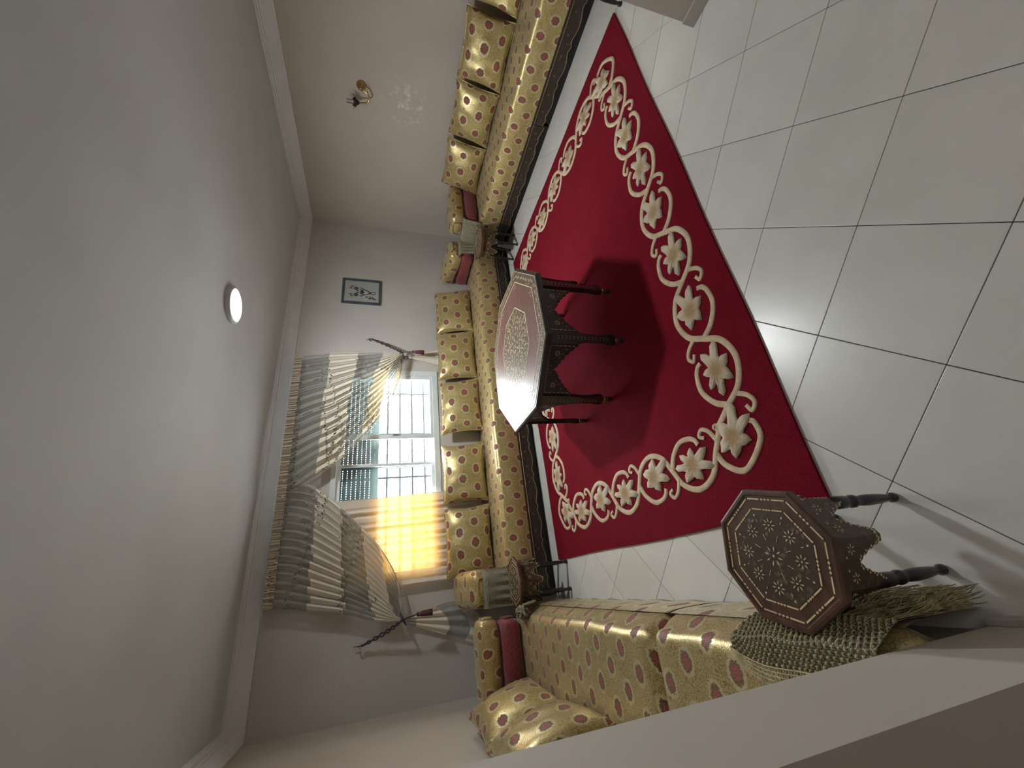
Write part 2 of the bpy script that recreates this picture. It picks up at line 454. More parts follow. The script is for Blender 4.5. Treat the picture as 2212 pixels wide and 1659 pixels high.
# ------------------------------------------------------------------ window
win = empty('window_1', (0, YB, 0)); struct(win)
W = lambda y0, y1: (y0 - YB, y1 - YB)
def wbox(name, x0, x1, y0, y1, z0, z1, mat, par=win, c=.004):
    return B().bbox(x0, x1, y0, y1, z0, z1, c).build(name, mat, par)
fy0, fy1 = -.012, .07
wbox('frame_stile', WX1 - .068, WX1, fy0, fy1, WZ0, WZ1, 'pvc'); wbox('frame_stile', WX0, WX0 + .068, fy0, fy1, WZ0, WZ1, 'pvc')
wbox('frame_rail', WX0 + .068, WX1 - .068, fy0, fy1, WZ0, WZ0 + .065, 'pvc'); wbox('frame_rail', WX0 + .068, WX1 - .068, fy0, fy1, WZ1 - .05, WZ1, 'pvc')
wbox('shutter_box', WX0 + .068, WX1 - .068, .075, .2, WZ1 - .08, WZ1, 'pvc')
def sash(x0, x1, y0, y1, w=.055):
    s = empty('sash', (0, 0, 0)); s.parent = win
    z0, z1 = WZ0 + .05, WZ1 - .045
    wbox('stile', x0, x0 + w, y0, y1, z0, z1, 'pvc', s); wbox('stile', x1 - w, x1, y0, y1, z0, z1, 'pvc', s)
    wbox('rail', x0 + w, x1 - w, y0, y1, z0, z0 + .05, 'pvc', s); wbox('rail', x0 + w, x1 - w, y0, y1, z1 - .05, z1, 'pvc', s)
    B().box(x0 + w, x1 - w, (y0 + y1) / 2 - .002, (y0 + y1) / 2 + .002, z0 + .05, z1 - .05).build('pane', 'glass', s)
    return s
s1 = sash(1.625, WX1 - .06, .002, .03); s2 = sash(WX0 + .06, 1.345, .036, .064, .033)
wbox('handle', 1.668, 1.682, -.016, .002, 1.42, 1.5, 'seal', s1, .002)
# roller shutter let half down: every slat a piece, light shows through the slots
zs = 1.652; k = 0
while zs < WZ1 - .06:
    B().bbox(WX0 + .07, WX1 - .07, .10, .112, zs, zs + .0440, .002).build('shutter_slat', 'slat', win)
    wb = B(); x = WX0 + .07
    while x < WX1 - .07:
        wb.box(x, x + .0165, .102, .110, zs + .0435, zs + .0480); x += .0255
    stuff(wb.build('slat_link', 'slat', win)); zs += .0475; k += 1
wbox('shutter_rail', 1.305, 1.345, .085, .1, WZ0 + .06, WZ1 - .08, 'seal')
wbox('window_ledge', WX0, WX1, .07, .2, WZ0 - .02, WZ0 + .012, 'pvc')
# iron grille outside
gr = empty('window_grille', (0, 0, 0)); tag(gr, 'dark iron security grille of thin bars outside the window', 'grille')
for z in (1.11, 1.26, 1.407, 1.556, 1.71, 1.86):
    B().bbox(.05, 2.55, 5.005, 5.015, z - .011, z + .011, .002).build('grille_bar', 'iron', gr)
for x in (.13, .68, 1.235, 1.78, 2.335):
    B().bbox(x - .011, x + .011, 4.995, 5.005, .93, 2.12, .002).build('grille_upright', 'iron', gr)
for z in (.965, 2.09):
    B().bbox(.0, 2.6, 4.99, 5.01, z - .01, z + .01, .002).build('grille_rail', 'iron', gr)
for x in (.02, 2.58):
    for z in (.965, 2.09): B().box(x - .01, x + .01, 4.9, 5.0, z - .01, z + .01).build('grille_anchor', 'iron', gr)
# sunlit ground outside
struct(B().box(-14, 16, YB + T, 30, -.5, -.3).build('ground_outside', 'ground'))

# ------------------------------------------------------------------ ceiling light
lt = empty('ceiling_light', (2.205, 3.085, HT)); tag(lt, 'round white flush ceiling lamp, switched on', 'ceiling light')
B().lathe([(.148, 0), (.15, -.006), (.15, -.026), (.14, -.034), (.118, -.036), (.118, -.03), (.05, -.03)], 40).build('housing', 'ledrim', lt, True)
B().lathe([(.117, -.031), (.117, -.037), (.09, -.041), (.03, -.043)], 40).build('diffuser', 'led', lt, True)

# ------------------------------------------------------------------ wall sconce
sc = empty('wall_sconce', (XR, 2.75, 1.91)); tag(sc, 'small brass candle sconce with glass chimney on the right wall', 'wall lamp')
B().lathe([(.052, 0), (.052, -.008), (.047, -.022), (.036, -.042), (.022, -.056), (.018, -.06), (.018, -.075), (.008, -.08)], 24, axis='X').build('backplate', 'brass', sc, True)
ap = smoothpath([(-.06, 0, -.01), (-.075, .03, -.06), (-.085, .08, -.085), (-.09, .12, -.06), (-.09, .135, .0), (-.09, .14, .03)], 24)
B().tube(ap, .0085, 8).build('arm', 'brass', sc, True)
B().tube(smoothpath([(-.06, 0, -.02), (-.07, -.012, -.05), (-.075, .01, -.07), (-.07, .03, -.055)], 12), .004, 6).build('scroll', 'brass', sc, True)
cup = B().lathe([(.010, .0), (.018, .008), (.024, .02), (.036, .03), (.050, .044), (.044, .056), (.024, .056)], 16, (-.09, .14, .02)).build('cup', 'bronze', sc, True)
for kk in range(6):
    a = kk * PI / 3; c, s = math.cos(a), math.sin(a)
    pts = [(.03, -.016), (.062, -.010), (.074, 0), (.062, .010), (.03, .016)]
    B().prism(pts, lambda u, v, t, c=c, s=s: (-.09 + u * c - v * s, .14 + u * s + v * c, .064 + t * .003 + (u - .03) * .5)).build('cup_leaf', 'bronze', cup)
t = NT('chimney_glass'); f = t.new('ShaderNodeFresnel', {0: 1.5})
M['chimney'] = t.done(t.new('ShaderNodeMixShader', {0: t.math('ADD', f.outputs[0], .08), 1: t.new('ShaderNodeBsdfTransparent', {0: (.95, .95, .95, 1)}), 2: t.new('ShaderNodeBsdfGlossy', {1: .05})}))
B().tube([(-.09, .14, .07), (-.09, .14, .12), (-.09, .14, .155)], .02, 16, cap=False).build('chimney', 'chimney', sc, True)

# ------------------------------------------------------------------ framed picture
pc = empty('framed_picture', (3.73, YB, 1.926)); tag(pc, 'small framed print of a symmetrical plant in a dark blue frame', 'picture')
pw, ph, fw = .205, .25, .03
def pb(n, x0, x1, z0, z1): B().bbox(x0, x1, -.025, 0, z0, z1, .004).build(n, 'pframe', pc)
pb('frame_side', -pw, -pw + fw, -ph, ph); pb('frame_side', pw - fw, pw, -ph, ph); pb('frame_side', -pw + fw, pw - fw, -ph, -ph + fw); pb('frame_side', -pw + fw, pw - fw, ph - fw, ph)
paper = B().box(-pw + fw, pw - fw, -.012, -.004, -ph + fw, ph - fw).build('paper', 'paper', pc)
def px(p): return ((780 - p[1]) * .000362 * .98, (1030 - p[0]) * .000362)
def ink(name, pts, w, mat='ink', close=False, taper=True):
    q = smoothpath([Vector((px(p)[0], 0, px(p)[1])) for p in pts], 22); n = len(q); b = B(); vs = []
    for i, p in enumerate(q):
        d = (q[min(i + 1, n - 1)] - q[max(i - 1, 0)]).normalized(); nn = Vector((-d.z, 0, d.x))
        ww = w * (.35 + .65 * math.sin(PI * min(max(i / (n - 1), .03), .97)) if taper else 1) * .000362 / 2
        for y in (-.0135, -.011): vs += [p + nn * ww + Vector((0, y, 0)), p - nn * ww + Vector((0, y, 0))]
    fs = []
    for i in range(n - 1):
        a = i * 4; fs += [(a, a + 1, a + 5, a + 4), (a, a + 4, a + 6, a + 2), (a + 1, a + 3, a + 7, a + 5)]
    b.add(vs, fs).build(name, mat, paper)
def blob(name, c, r, mat='ink'):
    poly = [(c[0] + r * (1 + .12 * math.sin(5 * a)) * math.cos(a), c[1] + r * (1 + .12 * math.sin(5 * a)) * math.sin(a)) for a in [2 * PI * i / 24 for i in range(24)]]
    B().prism([px(p) for p in poly], lambda u, v, t: (u, -.0135 + t * .0025, v)).build(name, mat, paper)
ink('stem', [(1540, 830), (1480, 770), (1380, 780), (1320, 825), (1250, 890), (1150, 915), (1040, 890), (980, 880)], 46, 'ink2')
ink('stem', [(1540, 830), (1480, 880), (1380, 870), (1320, 815), (1250, 730), (1150, 690), (1040, 700), (960, 660)], 46, 'ink2')
ink('tendril', [(1130, 690), (1050, 620), (950, 590)], 36); ink('tendril', [(1120, 925), (1050, 970), (950, 990)], 36)
blob('bloom', (830, 640), 82); blob('bloom', (830, 930), 82); blob('bud', (1030, 795), 60)
for a in [[(740, 560), (690, 540), (630, 570)], [(710, 630), (650, 640), (590, 620)], [(710, 900), (650, 930), (590, 935)], [(740, 1000), (690, 1010), (630, 990)],
          [(930, 750), (880, 745), (830, 735)], [(930, 820), (890, 825), (840, 815)], [(1130, 800), (1050, 760), (980, 690)], [(1130, 800), (1050, 840), (980, 880)],
          [(1160, 1040), (1200, 1020), (1270, 990)], [(1280, 1060), (1330, 1040), (1330, 960)], [(1480, 1070), (1430, 1040), (1390, 1000)], [(1250, 1070), (1330, 1090), (1420, 1065)], [(1400, 1075), (1480, 1100), (1560, 1125)]]:
    ink('leaf', a, 52)
B().box(-pw + fw, pw - fw, -.0175, -.0165, -ph + fw, ph - fw).build('glazing', 'pglass', pc)

# ------------------------------------------------------------------ rug with carved vine border
RX0, RX1, RY0, RY1 = .103, 3.735, 1.149, 3.848
RZ = .014
rug = empty('area_rug', (0, 0, 0)); tag(rug, 'large crimson pile rug with a cream vine border', 'rug')
def rugtop(u, v):
    x = lerp(RX0, RX1, u); y = lerp(RY0, RY1, v)
    e = min(x - RX0, RX1 - x, y - RY0, RY1 - y)
    wob = .004 * math.sin(x * 5.1) + .004 * math.sin(y * 4.3 + 1)
    if e < 1e-6:
        if u in (0, 1): x += wob
        if v in (0, 1): y += wob
    return Vector((x, y, RZ + .0015 * mnoise.noise(Vector((x * 4, y * 4, 0)))))
rb = B().grid(rugtop, 60, 46)
n0 = len(rb.v)
ring = [i * 47 for i in range(61)] + [60 * 47 + j for j in range(1, 47)] + [i * 47 + 46 for i in range(59, -1, -1)] + [j for j in range(45, 0, -1)]
low = [Vector((rb.v[i].x, rb.v[i].y, .0005)) for i in ring]; nr = len(ring)
rb.v += low; rb.uv += [(v.x, v.y) for v in low]
rb.f += [(ring[i], ring[(i + 1) % nr], n0 + (i + 1) % nr, n0 + i) for i in range(nr)]
rb.build('pile', 'rug', rug, False)
# path of the border: rounded rectangle, anticlockwise from the far right corner along the near side
cx0, cx1, cy0, cy1 = .44, 3.455, 1.422, 3.525
NX, NY = 8, 6
def bpos(k):
    """border coordinate k (one unit per blossom) -> point, tangent, inward normal"""
    k = k % (2 * (NX + NY))
    def raw(k):
        k = k % (2 * (NX + NY))
        if k < NX: return Vector((lerp(cx1, cx0, k / NX), cy0, 0))
        k -= NX
        if k < NY: return Vector((cx0, lerp(cy0, cy1, k / NY), 0))
        k -= NY
        if k < NX: return Vector((lerp(cx0, cx1, k / NX), cy1, 0))
        k -= NX
        return Vector((cx1, lerp(cy1, cy0, k / NY), 0))
    r = .25
    p = (raw(k - r) + raw(k - r / 2) + raw(k) + raw(k + r / 2) + raw(k + r)) / 5
    t = (raw(k + r) - raw(k - r)).normalized()
    return p, t, Vector((t.y, -t.x, 0)) if False else Vector((t.y, -t.x, 0))
def bw(k, w):
    p, t, n = bpos(k); return p + n * w
def ribbon(b, pts, w, h=.009):
    q = smoothpath(pts, max(12, len(pts) * 7)); n = len(q); vs = []
    for i, p in enumerate(q):
        d = (q[min(i + 1, n - 1)] - q[max(i - 1, 0)]); d.z = 0; d.normalize(); nn = Vector((-d.y, d.x, 0))
        ww = (w[0] + (w[1] - w[0]) * i / (n - 1)) / 2 if isinstance(w, tuple) else w / 2
        for a, z in ((-1, .0), (-.75, .8), (0, .62), (.75, .8), (1, .0)):
            v = p + nn * ww * a; vs.append(Vector((v.x, v.y, RZ - .001 + h * z)))
    fs = [(i * 5 + j, (i + 1) * 5 + j, (i + 1) * 5 + j + 1, i * 5 + j + 1) for i in range(n - 1) for j in range(4)]
    b.add(vs, fs)
# two blossoms: lobed outlines measured off the carpet
def blossom(name, lob):
    lob = [(a, r * .90) for a, r in lob]; vs = [Vector((0, 0, .004))]
    pts = []
    for i, (a, r) in enumerate(lob):
        a2, r2 = lob[(i + 1) % len(lob)]
        if a2 < a: a2 += 360
        am = (a + a2) / 2
        for (aa, rr, zz) in ((a - 9, r * .84, .012), (a, r, .009), (a + 9, r * .84, .012), (am - (a2 - a) * .20, min(r, r2) * .74, .013), (am, min(r, r2) * .58, .009), (am + (a2 - a) * .20, min(r, r2) * .74, .013)):
            pts.append((math.radians(aa), rr, zz))
    pts.sort(key=lambda q: q[0])
    n = len(pts)
    ringa = [Vector((math.cos(a) * r * .5, math.sin(a) * r * .5, .014 if i % 3 else .008)) for i, (a, r, z) in enumerate(pts)]
    ringb = [Vector((math.cos(a) * r, math.sin(a) * r, z)) for a, r, z in pts]
    ringc = [Vector((math.cos(a) * r * 1.02, math.sin(a) * r * 1.02, -.001)) for a, r, z in pts]
    vs += ringa + ringb + ringc
    fs = [(0, 1 + i, 1 + (i + 1) % n) for i in range(n)]
    for k in range(2):
        fs += [(1 + k * n + i, 1 + (k + 1) * n + i, 1 + (k + 1) * n + (i + 1) % n, 1 + k * n + (i + 1) % n) for i in range(n)]
    me = bpy.data.meshes.new(name); me.from_pydata([tuple(v) for v in vs], [], fs); me.materials.append(M['motif'])
    me.polygons.foreach_set('use_smooth', [True] * len(me.polygons)); return me
LA = blossom('blossom_a', [(20, .110), (100, .108), (155, .160), (197, .182), (248, .122), (330, .120)])
LB = blossom('blossom_b', [(0, .155), (48, .122), (122, .108), (172, .168), (214, .152), (268, .102), (322, .120)])
for k in range(2 * (NX + NY)):
    sg = 1 if k % 2 == 0 else -1
    p, t, n = bpos(k)
    o = bpy.data.objects.new('blossom', LA if sg > 0 else LB); link(o, rug)
    o.location = (p + n * (.012 * sg)).to_tuple()[:2] + (RZ - .001,)
    o.rotation_euler = (0, 0, math.atan2(t.y, t.x) + .12 * sg)
    b = B()
    ribbon(b, [bw(k - .5, -.0 * sg), bw(k - .32, .095 * sg), bw(k, .138 * sg), bw(k + .32, .095 * sg), bw(k + .5, 0)], .034)
    ribbon(b, [bw(k + .5, .0), bw(k + .38, -.075 * sg), bw(k + .16, -.13 * sg), bw(k - .06, -.128 * sg), bw(k - .18, -.105 * sg), bw(k - .22, -.075 * sg)], (.034, .026))
    ribbon(b, [bw(k + .40, .055 * sg), bw(k + .50, .115 * sg), bw(k + .62, .140 * sg), bw(k + .70, .112 * sg), bw(k + .61, .092 * sg)], (.026, .020))
    b.build('vine_scroll', 'vine', rug, True)

# ------------------------------------------------------------------ benches: frames, mattresses, cushions
def bench_frame(L, depth, P, label, name='sofa_bench', wd='benchwood', plain=False):
    """P(l, d, z): l along the bench, d from the front edge to the wall"""
    root = empty(name, P(L / 2, depth / 2, 0)); off = Vector(root.location)
    Q = lambda l, d, z: Vector(P(l, d, z)) - off
    tag(root, label, 'bench')
    def bx(n, l0, l1, d0, d1, z0, z1, mat):
        b = B(); b.box(0, 1, 0, 1, 0, 1); b.v = [Q(lerp(l0, l1, v.x), lerp(d0, d1, v.y), lerp(z0, z1, v.z)) for v in b.v]
        return b.build(n, mat, root)
    bx('plinth', .01, L - .01, .05 if not plain else .02, depth - .02, 0.0, .17, 'plinth' if not plain else wd)
    bx('deck', .0, L, .022, depth - .01, .17, .205, 'plinth')
    def zz(l):
        if plain: return .004
        t = (l / .33) % 1.0
        return .070 - .014 * math.cos(2 * PI * t) - .020 * math.exp(-((t - .5) / .075) ** 2)
    n = max(8, int(L / .0165)); low = [(L * i / n, zz(L * i / n)) for i in range(n + 1)]
    poly = low + [(L, .195), (0, .195)]
    B().prism(poly, lambda a, z, t: Q(a, .004 + .018 * t, z)).build('apron', wd, root)
    bx('top_rail', 0, L, 0, .022, .195, .208, wd)
    if plain: return root
    B().tube([Q(l, .001, z + .012) for l, z in low], .0028, 5).build('scallop_line', 'trimgold', root, True)
    B().tube([Q(l, .002, .182) for l in (0.0, L)], .0035, 5).build('rail_line', 'trimgold', root)
    rs = B()
    for i in range(int(L / .165)):
        l = .0825 + i * .165
        rs.lathe([(.012, 0), (.010, -.003), (.003, -.005)], 8)
        for v in rs.v[-24:]: v.xyz = Q(l + v.x, .004 + v.z, .135 + v.y)
    stuff(rs.build('carved_rosettes', 'rosette', root))
    return root

def mattress(L, depth, z0, z1, P, label, seed=0, bulge=.02, ustart=0.0, name='bench_mattress', drop=None, rr=.03):
    r = .055; cs = []
    for i in range(5): cs.append((0.0 - bulge * math.sin(PI * i / 5), lerp(z0, z1 - r, i / 5)))
    for i in range(7):
        a = PI - (PI / 2) * i / 6; cs.append((r + math.cos(a) * r, z1 - r + math.sin(a) * r))
    for i in range(1, 15): cs.append((lerp(r, depth - .03, i / 14), z1 + .012 * math.sin(PI * i / 14)))
    cs += [(depth, z1 - .03), (depth, z0)]
    per = [0.0]
    for i in range(1, len(cs)): per.append(per[-1] + math.dist(cs[i], cs[i - 1]))
    n = max(12, int(L / .04)); off = Vector(P(L / 2, depth / 2, z0))
    b = B()
    def fn(u, v):
        l = L * u; i = int(round(v * (len(cs) - 1))); d, z = cs[i]
        w = mnoise.noise(Vector((l * 2.2 + seed, d * 3, seed))) * .010 + mnoise.noise(Vector((l * 7 + seed, d * 8, 3 + seed))) * .003
        if i < 4: w *= i / 4
        e = min(u, 1 - u) * L
        k = math.sqrt(max(0, 1 - ((rr - e) / rr) ** 2)) if e < rr else 1.0
        zc = (z0 + z1) / 2
        z = zc + (z - zc) * (.80 + .20 * k) + (w if z > z0 + .02 else 0)
        d2 = d + w * (.8 if i < 10 else 0)
        if i > 0: d2 = d2 + (1 - k) * .03 * (1 if d < depth / 2 else -.3)
        return Vector(P(l, d2, max(z, z0))) - off
    b.grid(fn, n, len(cs) - 1, lambda u, v: (ustart + L * u, per[int(round(v * (len(cs) - 1)))]))
    nv = len(cs)
    b.f.append(tuple(range(nv))); b.f.append(tuple(n * nv + j for j in range(nv - 1, -1, -1)))
    b.f += [(i * nv, i * nv + nv - 1, (i + 1) * nv + nv - 1, (i + 1) * nv) for i in range(n)]
    o = b.build(name, 'brocade', None, True, off); autosmooth(o, 60)
    if drop is not None:                              # the cover hangs down over the bench front
        def fall(u, v):
            l = lerp(.004, L - .004, u); z = lerp(z0 + .125, drop, v)
            return Vector(P(l, -bulge - .002 - .012 * min(1, v * 4) - .004 * math.sin(l * 21 + seed) * v, z)) - off
        B().grid(fall, n, 6, lambda u, v: (ustart + L * u, -.15 * v)).build('cover_drop', 'brocade', o, True)
        e_ = [fall(i / n, 1) for i in range(n + 1)]
        B().grid(lambda u, v: e_[int(round(u * n))] + Vector(P(0, .004, -.046 * v)) - Vector(P(0, 0, 0)), n, 2).build('cover_hem', 'taupe', o, True)
    tag(o, label, 'mattress'); return o

RSX, BSY, LSX = 4.18, 4.02, -.275        # front planes of the three benches
PR = lambda l, d, z: (RSX + d, l, z)
PBk = lambda l, d, z: (l, BSY + d, z)
PLf = lambda l, d, z: (LSX - d, l, z)
def sh(P, o): return lambda l, d, z: P(l + o, d, z)
bench_frame(2.318 - .775, .77, sh(PR, .775), 'dark carved bench base by the right wall, the section nearer the viewer')
bench_frame(3.99 - 2.324, .77, sh(PR, 2.324), 'dark carved bench base by the right wall, the section next to the corner')
bench_frame(4.36, .69, sh(PBk, -.19), 'long dark carved bench base under the window wall seat')
bench_frame(3.12, .68, sh(PLf, .86), 'plain taupe bench base under the left wall seat, almost hidden by its cover', wd='taupe', plain=True)
mattress(3.2, .775, .208, .465, sh(PR, .785), 'long gold rose brocade mattress on the right wall bench', 1)
mattress(4.34, .695, .208, .465, sh(PBk, -.18), 'long gold rose brocade mattress below the window', 2)
mattress(2.10, .69, .208, .465, sh(PLf, 1.86), 'gold rose brocade mattress on the left bench, section by the corner', 3, .045, 0.0, drop=.05, rr=.006)
mattress(.985, .69, .208, .465, sh(PLf, .868), 'gold rose brocade mattress on the left bench, short section nearest the doorway', 4, .045, .03, drop=.05, rr=.006)

def cushion_mesh(w, h, t, seed, pw=.42, pinch=.07):
    b = B(); nu, nv = 26, 20
    def side(sgn):
        def fn(u, v):
            a, c = 2 * u - 1, 2 * v - 1
            # finer sampling near the rim
            a = math.copysign(1 - (1 - abs(a)) ** 1.3, a); c = math.copysign(1 - (1 - abs(c)) ** 1.3, c)
            x = w / 2 * a * (1 - pinch * (1 - abs(c) ** 1.6) * abs(a) ** 3)
            z = h / 2 * c * (1 - pinch * 1.1 * (1 - abs(a) ** 1.6) * abs(c) ** 3)
            th = (max(0, 1 - a * a) * max(0, 1 - c * c)) ** pw
            wr = mnoise.noise(Vector((x * 9 + seed, z * 5 + seed, sgn))) * .016 * th + mnoise.noise(Vector((x * 4 + seed, z * 34, 5 + sgn))) * .028 * abs(a) ** 3 * (1 - a * a) ** .5 + mnoise.noise(Vector((x * 22, z * 14, seed + sgn * 3))) * .004 * th
            return Vector((x, sgn * (t / 2 * th) + wr, z))
        return fn
    b.grid(side(-1), nu, nv, lambda u, v: (v * h + seed * .07, u * w + seed * .11))
    b.grid(side(1), nu, nv, lambda u, v: (v * h + seed * .05, u * w + seed * .03))
    rim = []
    f = side(-1)
    for i in range(27): rim.append(f(i / 26, 0))
    for j in range(1, 21): rim.append(f(1, j / 20))
    for i in range(25, -1, -1): rim.append(f(i / 26, 1))
    for j in range(19, 0, -1): rim.append(f(0, j / 20))
    for p in rim: p.y = 0
    return b, rim

def cushion(label, w, h, t, loc, rot, seed, group=None, cat='cushion', name='back_cushion', mat='brocade', pw=.42, pinch=.07):
    """upright cushion: w along x, thickness along y, h along z; loc = middle of its lower edge"""
    root = empty(name, loc); root.rotation_euler = rot
    tag(root, label, cat, group)
    b, rim = cushion_mesh(w, h, t, seed, pw, pinch)
    o = b.build('cover', mat, root, True, (0, 0, h / 2))
    B().tube(rim, .007, 5, close=True).build('seam_piping', mat, root, True, (0, 0, h / 2))
    return root
R_ = math.radians
G1 = 'gold cushions along the window wall'
for (x0, x1, rz, tilt, dz, dy, lab, sd) in (
    (3.05, 3.745, 1, 17, .0, 0, 'gold rose cushion on the window bench nearest the right corner', 1),
    (2.345, 3.04, -2, 16, .0, 0, 'gold rose cushion below the right curtain tie, second from the right corner', 2),
    (1.62, 2.325, 2, 18, -.005, -.02, 'gold rose cushion centred under the right half of the window, third from right corner', 3),
    (.81, 1.48, -1, 17, .0, 0, 'gold rose cushion below the window by the white curtain edge', 4),
    (.06, .765, 1, 16, .0, -.01, 'gold rose cushion in front of the glowing white curtain', 5)):
    cushion(lab, x1 - x0, .49, .20, ((x0 + x1) / 2, 4.475 + dy, .483 + dz), (R_(-tilt), 0, R_(rz)), sd, G1)
G2 = 'gold cushions along the right wall'
for (y0, y1, rz, tilt, lab, sd) in (
    (3.03, 3.66, 2, 16, 'gold rose cushion on the right bench, closest to the corner armrest', 6),
    (2.38, 3.01, -3, 17, 'gold rose cushion on the right bench, second from the corner', 7),
    (1.75, 2.36, 3, 17, 'gold rose cushion on the right bench, third from the corner', 8),
    (1.10, 1.71, -2, 15, 'gold rose cushion cut by the picture edge on the right bench', 9)):
    cushion(lab, y1 - y0, .47, .19, (4.71, (y0 + y1) / 2, .483), (R_(-tilt), 0, R_(-90 + rz)), sd, G2)
G3 = 'gold pillows leaning on the left wall'
cushion('plump gold rose pillow on the left bench, the one nearer the corner', .66, .52, .22, (-.74, 3.32, .475), (R_(-16), 0, R_(90 - 3)), 10, G3, name='wall_pillow', pw=.36)
cushion('plump gold rose pillow on the left bench, half hidden by the doorway wall', .68, .54, .22, (-.73, 2.66, .475), (R_(-14), 0, R_(90 + 4)), 11, G3, name='wall_pillow', pw=.36)

# armrests at the bench ends: red velvet bolster below, gold pad above (each a thing)
def pad(name, L, wdt, hgt, loc, rz, label, mat, seed, cat, tilt=0, group=None):
    """soft block: L along x, wdt along y, hgt up"""
    nu, nv = 24, 24; b = B()
    def fn(u, v):
        a = 2 * u - 1; th = 2 * PI * v
        ends = (max(0, 1 - abs(a) ** 7)) ** .4
        c, s = math.cos(th), math.sin(th); e = .55
        y = math.copysign(abs(c) ** e, c) * wdt / 2 * (.30 + .70 * ends); z = math.copysign(abs(s) ** e, s) * hgt / 2 * (.25 + .75 * ends)
        w = mnoise.noise(Vector((a * 3 + seed, y * 9, z * 9 + seed))) * .010
        return Vector((a * L / 2, y * (1 + w * 2), z + w))
    b.grid(fn, nu, nv, lambda u, v: (u * L + seed * .1, v * (wdt + hgt) * 1.7 + seed * .07))
    b.f.append(tuple(range(nv))); b.f.append(tuple(nu * (nv + 1) + j for j in range(nv)))
    root = empty(name, loc); root.rotation_euler = (0, R_(tilt), rz)
    tag(root, label, cat, group)
    o = b.build('cover', mat, root, True, (0, 0, hgt / 2))
    for s in (-1, 1):
        ring_ = [fn((0.005 if s < 0 else .995), j / nv) for j in range(nv)]
        B().tube(ring_, .006, 5, close=True).build('end_piping', mat, root, True, (0, 0, hgt / 2))
    return root
GB, GP = 'red velvet bolsters', 'gold armrest pads'
zt = .482
pad('armrest_bolster', .72, .30, .17, (4.56, 3.79, zt), 0, 'red velvet bolster at the far end of the right bench', 'velvet', 1, 'bolster', 0, GB)
pad('armrest_pad', .74, .34, .19, (4.57, 3.83, zt + .165), 0, 'gold rose armrest pad atop the red bolster, right bench far end', 'brocade', 2, 'cushion', 0, GP)
pad('armrest_bolster', .62, .27, .17, (4.06, 4.36, zt), PI / 2, 'red velvet bolster at the right end of the window bench', 'velvet', 3, 'bolster', 0, GB)
pad('armrest_pad', .64, .32, .20, (4.08, 4.37, zt + .165), PI / 2, 'gold rose armrest pad at the right end of the window bench', 'brocade', 4, 'cushion', -6, GP)
pad('armrest_bolster', .62, .27, .17, (-.04, 4.36, zt), PI / 2, 'red velvet bolster at the left end of the window bench', 'velvet', 5, 'bolster', 0, GB)
pad('armrest_pad', .64, .33, .22, (-.055, 4.36, zt + .165), PI / 2, 'gold rose armrest pad at the left end of the window bench', 'brocade', 6, 'cushion', -9, GP)
pad('armrest_bolster', .62, .27, .17, (-.60, 3.86, zt), 0, 'red velvet bolster at the far end of the left bench', 'velvet', 7, 'bolster', 0, GB)
pad('armrest_pad', .64, .32, .19, (-.60, 3.93, zt + .165), 0, 'gold rose armrest pad at the far end of the left bench', 'brocade', 8, 'cushion', 0, GP)


# ------------------------------------------------------------------ crocheted covers on the armrest ends
def fringe(b, pts, length, r=.0022, per=2, spread=.01, seed=1):
    rnd = random.Random(seed)
    for p in pts:
        for k in range(per):
            q = Vector(p) + Vector((rnd.uniform(-spread, spread), rnd.uniform(-spread, spread), 0)); L = length * rnd.uniform(.7, 1.1)
            b.tube([q, q + Vector((rnd.uniform(-1, 1) * .008, rnd.uniform(-1, 1) * .008, -L * .5)), q + Vector((rnd.uniform(-1, 1) * .014, rnd.uniform(-1, 1) * .014, -L))], r, 4, cap=False)
    return b
def drape(name, plan, ztop, zbot, label, seed, over=.10, inward=(0, 1)):
    """cloth that lies over the end of an armrest and hangs down its front; plan = polyline in plan"""
    root = empty(name, (plan[0][0], plan[0][1], zbot)); off = Vector(root.location)
    tag(root, label, 'crochet cover')
    P = [Vector((p[0], p[1], 0)) for p in plan]; Lp = sum((P[i] - P[i - 1]).length for i in range(1, len(P)))
    mid = sum(P, Vector()) / len(P)
    inn = Vector((inward[0], inward[1], 0)).normalized()
    def fn(u, v):
        p = interp(P, u)
        fold = .010 * math.sin(u * 30 + seed)
        if v < .3:
            k = v / .3; q = p + inn * over * (1 - k); z = ztop + .012 * math.sin(k * PI)
        else:
            k = (v - .3) / .7; q = p - inn * (.012 + fold * k + .02 * k); z = lerp(ztop, zbot, k)
        return Vector((q.x, q.y, z)) - off
    B().grid(fn, 50, 24, lambda u, v: (u * Lp, v * (over + ztop - zbot))).build('knit_cloth', 'knit', root, True)
    fb = fringe(B(), [fn(i / 34, 1) for i in range(35)], .05, .0025, 3, .006, seed)
    stuff(fb.build('fringe', 'yarn', root, True))
    return root
drape('crochet_cover', [(4.215, 3.66), (4.17, 3.72), (4.15, 3.85), (4.12, 3.95)], .665, .50, 'olive crochet cover over the right bench armrest, behind the corner table', 1, .10, (1, .1))
drape('crochet_cover', [(4.17, 3.99), (4.05, 4.0), (3.93, 4.01)], .68, .50, 'olive crochet cover over the window bench armrest end at the right corner', 2, .10, (0, 1))
drape('crochet_cover', [(.10, 4.03), (.02, 3.985), (-.12, 3.985), (-.22, 4.02)], .70, .49, 'olive crochet cover over the window bench armrest beside the left corner table', 3, .12, (0, 1))
